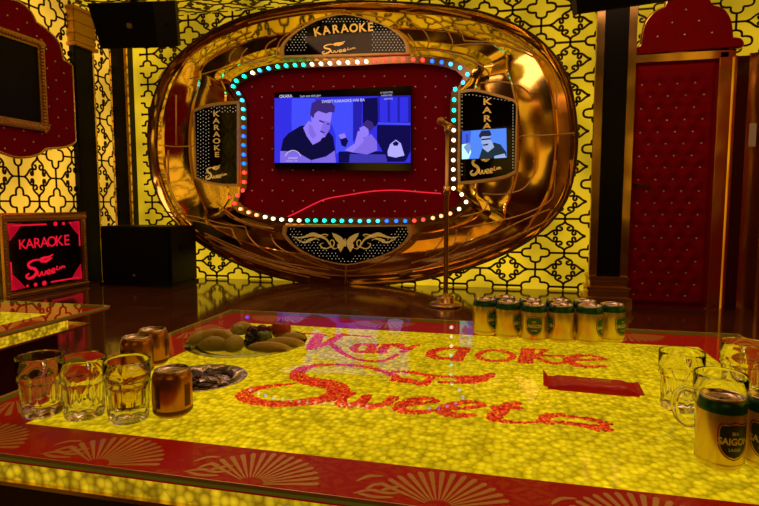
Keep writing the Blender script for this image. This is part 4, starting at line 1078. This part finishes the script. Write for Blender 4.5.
# squat bronze cans
def make_bronze(label):
    r = thing('drink_can', label, 'can', (0, 0, 0), 'squat bronze cans')
    Rr, h = .0315, .0765
    obj('body', lathe([(0, .003), (.023, .003), (.025, 0), (.0275, .002), (Rr, .007), (Rr, h - .012), (.0285, h - .004), (.0265, h - .003)], 44), M['copper_can'], r, True)
    lid = obj('lid', lathe([(.0265, h - .0035), (.0278, h - .001), (.0268, h), (.0258, h - .0015), (.025, h - .005), (.015, h - .0045), (0, h - .0045)], 44), M['can_lid'], r, True)
    obj('pull_tab', bbox(-.007, .008, -.005, .005, h - .0045, h - .0025, .0007), M['can_lid'], lid)
    obj('dark_band', lathe([(Rr - .001, .0055), (Rr + .0003, .0075), (Rr + .0003, .0125)], 44), M['copper_dark'], r, True)
    f = lambda u, v, d: ((Rr + d) * math.sin(u / Rr), -(Rr + d) * math.cos(u / Rr), v)
    pr = []
    for k in range(-1, 3, 3):
        u0 = k * .030
        for a, b, c_, d_3 in ((u0, u0 + .009, .018, .056),):
            V, Fs = [], []
            for q in range(5):
                for w_ in range(2): V.append(f(a + (b - a) * q / 4, c_ if w_ == 0 else d_3, .0004))
            for q in range(4): Fs.append((2 * q, 2 * q + 2, 2 * q + 3, 2 * q + 1))
            pr.append((V, Fs))
    for ang in (-.055, .02, .075):
        V, Fs = [], []
        for q in range(4):
            for w_ in range(2): V.append(f(ang + .004 * q, .018 if w_ == 0 else .056 - .004 * (q % 2), .0005))
        for q in range(3): Fs.append((2 * q, 2 * q + 2, 2 * q + 3, 2 * q + 1))
        pr.append((V, Fs))
    for q in pr: obj('print', q, M['copper_dark'], r, True)
    return r
x, y = on_z(173.5, 420, TZ); k = (math.hypot(x, y) + .0315) / math.hypot(x, y)
bc = make_bronze('squat bronze drink can in front, beside the mug of beer'); bc.location = (x * k, y * k, TZ); bc.rotation_euler = (0, 0, .6)
nx, ny = on_z(138, 377, TZ); k = (math.hypot(nx, ny) + .0315) / math.hypot(nx, ny); nx, ny = nx * k, ny * k
dup(bc, (nx, ny, TZ), 1.2, 'bronze drink can directly behind the mug of beer')
fx, fy = on_z(154, 370, TZ); k = 1.0
while math.hypot(fx * k - nx, fy * k - ny) < .066: k += .002
dup(bc, (fx * k, fy * k, TZ), -.4, 'farthest bronze drink can, nearest the fruit plate')

# ------------------------------------------------------------------ panelled glass mugs
def mug_shell():
    """eight arched flutes below a plain rim, thick foot"""
    n = 96; V, Fs = [], []
    Hm, Ro = .098, .0385
    zs = [0, .003, .010, .016, .024, .034, .044, .052, .057, .061, .064, .068, .074, .084, .094, Hm]
    def rad(z, th):
        base = .0330 + .0032 * min(1, z / .06)
        if z > .064: base = .0368 + (Ro - .0368) * min(1, (z - .064) / .012)
        elif z > .057: base = .0362 + .0018 * math.sin((z - .057) / .007 * PI) + .0006
        c_ = (th * 8 / (2 * PI)) % 1.0; u = abs(c_ - .5) * 2          # 0 in the middle of a flute, 1 on the rib
        top = .052 + .008 * math.sqrt(max(0, 1 - u * u))              # arched top of a flute
        if .010 < z < top:
            e = min(1, (z - .010) / .006) * min(1, (top - z) / .005)
            base -= .0044 * e * max(0, 1 - u ** 3)
        if z < .003: base -= .002
        return base
    rings = []
    for z in zs:
        rings.append(len(V)); V += [(rad(z, 2 * PI * k / n) * math.cos(2 * PI * k / n), rad(z, 2 * PI * k / n) * math.sin(2 * PI * k / n), z) for k in range(n)]
    inner = [(Ro - .0007, Hm + .0005), (Ro - .0016, Hm - .0006), (Ro - .0018, .077), (.0352, .068), (.0325, .060), (.0285, .050), (.0265, .026), (.0245, .018), (.016, .0145)]
    for r_, z in inner:
        rings.append(len(V)); V += [(r_ * math.cos(2 * PI * k / n), r_ * math.sin(2 * PI * k / n), z) for k in range(n)]
    for a, b in zip(rings, rings[1:]):
        for k in range(n): Fs.append((a + k, a + (k + 1) % n, b + (k + 1) % n, b + k))
    Fs.append(tuple(range(n - 1, -1, -1))); Fs.append(tuple(range(rings[-1], rings[-1] + n)))
    return V, Fs
def make_mug(label, group):
    r = thing('glass_mug', label, 'mug', (0, 0, 0), group)
    r.scale = (.925, .925, 1)
    obj('bowl', mug_shell(), M['mug'], r, True)
    hp = spline([(.0335, 0, .066), (.048, 0, .070), (.060, 0, .062), (.0635, 0, .046), (.059, 0, .028), (.047, 0, .016), (.0325, 0, .018)], 5)
    obj('handle', tube(hp, .0055, 10), M['mug'], r, True)
    return r
GM = 'panelled glass mugs'
mug = make_mug('empty glass mug at the left end of the group of three', GM)
def place(px, py, rr=.0335):
    x, y = on_z(px, py, TZ); k = (math.hypot(x, y) + rr) / math.hypot(x, y); return x * k, y * k
x, y = place(43.5, 419.5); mug.location = (x, y, TZ); mug.rotation_euler = (0, 0, 2.2)
x2, y2 = place(85.5, 422); dup(mug, (x2, y2, TZ), 2.0, 'middle glass mug of the left three, empty')
x3, y3 = place(129.5, 426); bm_ = dup(mug, (x3, y3, TZ), 2.35, 'glass mug filled with pale beer beside the bronze can')
obj('beer', lathe([(0, .0150), (.0158, .0150), (.0241, .0185), (.0261, .0262), (.0281, .0500), (.0321, .0620), (.0342, .0680), (.0352, .0790), (0, .0790)], 48), M['beer'], None, True).parent = bm_
dup(mug, (*place(679, 414), TZ), .9, 'glass mug on the right, nearest the red packet')
dup(mug, (*place(717, 446), TZ), 3.0, 'glass mug directly behind the large foreground can')
dup(mug, (*place(740, 400), TZ), 1.2, 'glass mug at the right edge of the photo, farthest back of three')

# ------------------------------------------------------------------ red packet
q = [on_z(x, y, TZ) for x, y in ((545, 393), (633, 401), (637, 386), (553, 373))]
pc = Vector((sum(a for a, _ in q) / 4, sum(b for _, b in q) / 4)); ux = (Vector(q[1]) - Vector(q[0])).normalized(); uy = Vector((-ux.y, ux.x))
r = thing('wipe_packet', 'flat red foil packet lying on the lit table near the right mugs', 'packet', (pc.x, pc.y, TZ))
L_, Wd = .158, .070
nu, nv = 44, 12; V = []; Fs = []
for side in (0, 1):
    for j in range(nv + 1):
        for i in range(nu + 1):
            u = (i / nu - .5); v = (j / nv - .5)
            e = min(1, min(i, nu - i) / 6) ** .6 * (1 - abs(2 * v) ** 4) ** .5
            hgt = .0115 * e * (1 + .12 * noise.noise(Vector((u * 9, v * 4, 3))))
            bend = .004 * max(0, abs(u) - .42) / .08 * (1 if side else 0)
            z = .0006 + (hgt + .0015 + bend * (1 + noise.noise(Vector((u * 30, v * 9, 1)))) if side else 0)
            w = Wd * (1 - .06 * math.sin(min(1, min(i, nu - i) / 5) * PI))
            p = pc + ux * (u * L_) + uy * (v * w); V.append((p.x, p.y, TZ + z))
n1 = (nu + 1) * (nv + 1)
for j in range(nv):
    for i in range(nu):
        a = j * (nu + 1) + i; Fs.append((a, a + nu + 1, a + nu + 2, a + 1)); Fs.append((n1 + a, n1 + a + 1, n1 + a + nu + 2, n1 + a + nu + 1))
per = [i for i in range(nu + 1)] + [j * (nu + 1) + nu for j in range(1, nv + 1)] + [nv * (nu + 1) + i for i in range(nu - 1, -1, -1)] + [j * (nu + 1) for j in range(nv - 1, 0, -1)]
for a, b in zip(per, per[1:] + per[:1]): Fs.append((a, b, n1 + b, n1 + a))
obj('wrapper', (V, Fs), M['packet'], r, True)
def seal(sgn):
    V, Fs = [], []
    for i in range(6):
        for j in range(13):
            v = j / 12 - .5; zz_ = .004 + (.010 if sgn < 0 else .003) * (i / 5) * (.4 + v + .5) + .0012 * math.sin(j * 2.6)
            if i == 5: zz_ += .0015 * (j % 2)
            p = pc + ux * (sgn * (L_ / 2 - .003 + .011 * i / 5)) + uy * (v * Wd); V.append((p.x, p.y, TZ + zz_))
    for i in range(5):
        for j in range(12): Fs.append((i * 13 + j, i * 13 + j + 1, i * 13 + j + 14, i * 13 + j + 13))
    V2 = [(x, y, z + .0006) for x, y, z in V]; n_ = len(V)
    return V + V2, Fs + [tuple(k + n_ for k in reversed(f)) for f in Fs]
obj('crimped_end', seal(-1), M['packet'], r, True); obj('crimped_end', seal(1), M['packet'], r, True)
def film_z(u, v):
    uu, vv = u / L_, v / Wd
    e = min(1, (.5 - abs(uu)) * 44 / 6) ** .6 * (1 - abs(2 * vv) ** 4) ** .5
    return .0006 + .0115 * e * (1 + .12 * noise.noise(Vector((uu * 9, vv * 4, 3)))) + .0015
def pf(u, v, d):
    p = pc + ux * u + uy * v; return (p.x, p.y, TZ + film_z(u, v) + .0003 + d)
dsn = [ribbon(spline([(-.024, -.004), (-.020, .006), (-.014, -.002), (-.009, .006), (-.004, -.004)], 4), .0012, 0, .0006, pf), ribbon([(-.026, -.0065), (-.002, -.0065)], .001, 0, .0006, pf), text_on('SWEET', .012, pf, 0, .018, .000, .0004, thick=.0006), text_on('KARAOKE', .008, pf, 0, .018, -.009, .0, thick=.0006)]
dsn += [ribbon([(-.062, v), (-.050, v)], .0008, 0, .0006, pf) for v in (-.010, -.004, .002, .008)]
for q in dsn: obj('print', q, M['packet_print'], r)

# ------------------------------------------------------------------ fruit plate
fx0, fy0_ = on_z(247, 347, TZ)
a_, b_ = on_z(190, 346, TZ), on_z(305, 350, TZ)
RP = math.dist(a_, b_) / 2
r = thing('fruit_plate', 'round clear glass plate of cut fruit near the far left corner of the table', 'plate', (fx0, fy0_, TZ))
obj('dish', lathe([(0, .0005), (RP * .6, .0005), (RP * .72, .004), (RP, .014), (RP, .0165), (RP * .70, .0068), (RP * .58, .0035), (0, .0035)], 64, fx0, fy0_, TZ), M['plate'], r, True)
def lump(name, label, cat, group, px, py, zb, size, sq, m, seed, rz=0., smooth=True, rough=.18, tilt=0.):
    """one irregular piece: bumpy ellipsoid"""
    x, y = on_z(px, py, TZ + zb)
    V, Fs = ball((0, 0, 0), 1, 3)
    out = []
    for v in V:
        vv = Vector(v); k = 1 + rough * noise.noise(vv * 1.6 + Vector((seed * 3.1, seed, 0)))
        p = Vector((v[0] * sq[0], v[1] * sq[1], v[2] * sq[2])) * size * k
        out.append(p)
    mat_ = Matrix.Rotation(rz, 3, 'Z') @ Matrix.Rotation(tilt, 3, 'Y')
    out = [mat_ @ p for p in out]; lo = min(p.z for p in out)
    o = obj(name, ([(p.x, p.y, p.z - lo) for p in out], Fs), m, None, smooth)
    o.location = (x, y, TZ + zb); tag(o, label, cat, group); return o
def slice_(name, label, cat, group, px, py, zb, Ls, Wd_, Th, m, rz, tilt=.3, curve=.3):
    """crescent wedge of fruit lying on the plate"""
    n, k_ = 18, 10; V, Fs = [], []
    for i in range(n + 1):
        s_ = i / n - .5; t_ = math.sqrt(max(.02, 1 - (2 * s_) ** 2))
        cx_ = s_ * Ls; cy_ = -curve * Ls * s_ * s_
        for j in range(k_):
            a = 2 * PI * j / k_; yy = math.cos(a) * Wd_ / 2 * t_; z_ = math.sin(a) * Th / 2 * t_ * (1.25 if math.sin(a) > 0 else .8)
            V.append(Vector((cx_, cy_ + yy * (1 - .3 * max(0, math.sin(a))), z_)))
    for i in range(n):
        for j in range(k_): Fs.append((i * k_ + j, i * k_ + (j + 1) % k_, (i + 1) * k_ + (j + 1) % k_, (i + 1) * k_ + j))
    Fs.append(tuple(range(k_ - 1, -1, -1))); Fs.append(tuple(range(n * k_, n * k_ + k_)))
    R_ = Matrix.Rotation(rz, 3, 'Z') @ Matrix.Rotation(tilt, 3, 'X'); V = [R_ @ v * 1.22 for v in V]; lo = min(v.z for v in V)
    o = obj(name, ([(v.x, v.y, v.z - lo) for v in V], Fs), m, None, True); x, y = on_z(px, py, TZ + zb); o.location = (x, y, TZ + zb); tag(o, label, cat, group); return o
FG = 'cut fruit on the glass plate'
slice_('fruit_slice', 'pale green fruit wedge at the left rim of the plate', 'fruit', FG, 201, 344, .012, .055, .030, .026, M['guava'], .9, .6)
slice_('fruit_slice', 'green fruit wedge at the front left of the plate', 'fruit', FG, 216, 351, .008, .062, .032, .030, M['guava'], .25, .7)
slice_('fruit_slice', 'bright green fruit chunk in front of the dark grapes', 'fruit', FG, 233, 352, .006, .044, .034, .034, M['guava'], 1.2, .4)
slice_('fruit_slice', 'yellow fruit wedge behind the front left wedge', 'fruit', FG, 214, 341, .018, .060, .028, .026, M['mango'], .5, .5)
slice_('fruit_slice', 'pale fruit sliver stacked above the left wedges', 'fruit', FG, 224, 339, .034, .050, .022, .018, M['mango'], -.3, .8)
slice_('fruit_slice', 'long yellow-green slice lying along the front right of the plate', 'fruit', FG, 270, 352, .008, .085, .026, .020, M['mango'], .10, .3, .15)
slice_('fruit_slice', 'long pale slice behind the front right one', 'fruit', FG, 285, 347, .011, .080, .026, .020, M['mango'], .16, .4, .2)
slice_('fruit_slice', 'thin yellow slice below the red apple', 'fruit', FG, 291, 341, .013, .060, .022, .018, M['mango'], .3, .5, .2)
slice_('fruit_slice', 'small pale wedge at the back of the plate under the leafy chunk', 'fruit', FG, 241, 335, .012, .050, .028, .030, M['guava'], .8, .4)
lump('fruit_chunk', 'spiky pale green fruit chunk at the back of the pile', 'fruit', FG, 238, 333, .036, .014, (1, .9, .8), M['guava'], 5, .4, rough=.5)
# grapes: one bunch
gx, gy = on_z(249, 349, TZ + .004)
r = thing('grape_bunch', 'small bunch of dark grapes in the middle of the plate', 'fruit', (gx, gy, TZ + .0035))
random.seed(3)
for k, (a, b, c_) in enumerate(((0, 0, .010), (.017, .004, .011), (-.012, .012, .011), (.006, .018, .012), (.024, .017, .012), (.004, .004, .026), (.016, .013, .027), (-.006, .013, .026), (.008, .012, .040))):
    obj('grape', ball((gx + a, gy + b, TZ + .0035 + c_), .0105, 2, (1, 1, 1.08)), M['grape'], r, True)
obj('stalk', tube([(gx + .004, gy + .012, TZ + .035), (gx + .012, gy + .02, TZ + .052), (gx + .02, gy + .024, TZ + .056)], .0015, 6), M['stem'], r, True)
def fruit(name, label, px, py, zb, R_, m, lean):
    x, y = on_z(px, py, TZ + zb); rr = thing(name, label, 'fruit', (x, y, TZ + zb), FG)
    pf_ = [(0, .0)]
    for k in range(1, 16):
        a = -PI / 2 + PI * k / 16; q = R_ * math.cos(a) * (1.0 - .06 * math.sin(a) * -1); pf_.append((q, R_ + R_ * .92 * math.sin(a) - (.10 * R_ if k > 13 else 0)))
    pf_.append((0, R_ * 1.74))
    obj('flesh', lathe(pf_, 32, x, y, TZ + zb), m, rr, True)
    obj('stalk', tube([(x, y, TZ + zb + R_ * 1.70), (x + .002, y, TZ + zb + R_ * 2.1)], .0012, 6), M['stem'], rr, True)
    return rr
fruit('apple', 'whole dark green fruit right of the grapes on the plate', 264, 346, .0055, .0200, M['green_apple'], 0)
fruit('apple', 'red apple at the back right of the fruit plate', 281, 340, .012, .0255, M['red_apple'], 0)
for k, (px, py, lab) in enumerate(((253, 335, 'purple plum behind the grapes'), (262, 334, 'purple plum between grapes and red apple'), (271, 335, 'purple plum touching the red apple'))):
    lump('plum', lab, 'fruit', FG, px, py, .012, .0135, (1.2, .9, .9), M['plum'], 20 + k, .2, rough=.06)

# ------------------------------------------------------------------ dish of dark snacks
dx_, dy_ = on_z(203, 382, TZ); RD = (on_z(250, 377, TZ)[0] - on_z(203, 380, TZ)[0]) * 1.04
r = thing('snack_dish', 'shallow shiny metal dish of dark snacks behind the front bronze can', 'dish', (dx_, dy_, TZ))
obj('dish', lathe([(0, .0005), (RD * .65, .0005), (RD * .8, .003), (RD * .97, .009), (RD, .010), (RD * .98, .0112), (RD * .78, .005), (RD * .6, .003), (0, .003)], 56, dx_, dy_, TZ), M['foil'], r, True)
random.seed(9)
SG = 'dark snack pieces in the metal dish'
spots = [(-.6, -.1), (-.42, .35), (-.38, -.42), (-.15, .05), (-.12, .5), (-.05, -.45), (.15, .3), (.2, -.12), (.35, -.5), (.42, .1), (.4, .5), (.62, -.15), (.05, .72), (-.28, -.05)]
for k, (a, b) in enumerate(spots):
    shiny = k in (7, 9, 11)
    V, Fs = ball((0, 0, 0), 1, 2); s_ = random.uniform(.009, .014); out = []
    for v in V:
        vv = Vector(v); q = 1 + .55 * noise.noise(vv * 2 + Vector((k * 2.3, 0, 0))); out.append(Vector((v[0] * s_ * 1.6 * q, v[1] * s_ * .9 * q, v[2] * s_ * .42 * q)))
    R_ = Matrix.Rotation(random.uniform(0, 3), 3, 'Z'); out = [R_ @ p for p in out]; lo = min(p.z for p in out)
    o = obj('foil_scrap' if shiny else 'snack_piece', ([(p.x, p.y, p.z - lo) for p in out], Fs), M['snack_foil'] if shiny else M['snack'], None, not shiny)
    o.location = (dx_ + a * RD * .95, dy_ + b * RD * .95, TZ + .0035 + .004 * max(0, math.hypot(a, b) - .55))
    tag(o, 'crumpled silver scrap lying among the dark snacks' if shiny else 'dark brown crinkled snack piece lying in the shiny metal dish', 'foil scrap' if shiny else 'snack', 'silver scraps in the metal dish' if shiny else SG)

# ------------------------------------------------------------------ light
def area(name, loc, size, energy, col, rot=(0, 0, 0), sy=None):
    l = bpy.data.lights.new(name, 'AREA'); l.energy = energy; l.color = col; l.size = size
    if sy: l.shape = 'RECTANGLE'; l.size_y = sy
    o = link(bpy.data.objects.new(name, l)); o.location = loc; o.rotation_euler = rot; return o
area('fill_light', (-.3, 1.6, CEIL - .05), 1.2, 11, (1, .55, .3))  # added warm fill lights under the ceiling, no fixtures modelled
area('fill_light', (-2.0, 3.6, CEIL - .05), 1.2, 11, (1, .5, .28))
area('fill_light', (.9, 3.6, CEIL - .05), .8, 8, (1, .55, .32))
w = bpy.data.worlds.new('world'); bpy.context.scene.world = w; w.use_nodes = True
w.node_tree.nodes['Background'].inputs[0].default_value = (.02, .008, .004, 1); w.node_tree.nodes['Background'].inputs[1].default_value = .3

# ------------------------------------------------------------------ camera
cd = bpy.data.cameras.new('camera'); cd.sensor_width = 36; cd.lens = 36 * F / 759; cd.clip_start = .05
co = link(bpy.data.objects.new('camera', cd))
co.matrix_world = Matrix(((RV.x, UV.x, -FV.x, 0), (RV.y, UV.y, -FV.y, 0), (RV.z, UV.z, -FV.z, H), (0, 0, 0, 1)))
sc_ = bpy.context.scene; sc_.camera = co
sc_.view_settings.view_transform = 'Standard'; sc_.view_settings.look = 'None'; sc_.view_settings.exposure = 0; sc_.view_settings.gamma = 1; sc_.view_settings.use_curve_mapping = False
sc_.cycles.max_bounces = 14; sc_.cycles.transmission_bounces = 14; sc_.cycles.transparent_max_bounces = 16; sc_.cycles.glossy_bounces = 6; sc_.cycles.sample_clamp_indirect = 6
sc_.cycles.caustics_refractive = False; sc_.cycles.caustics_reflective = True
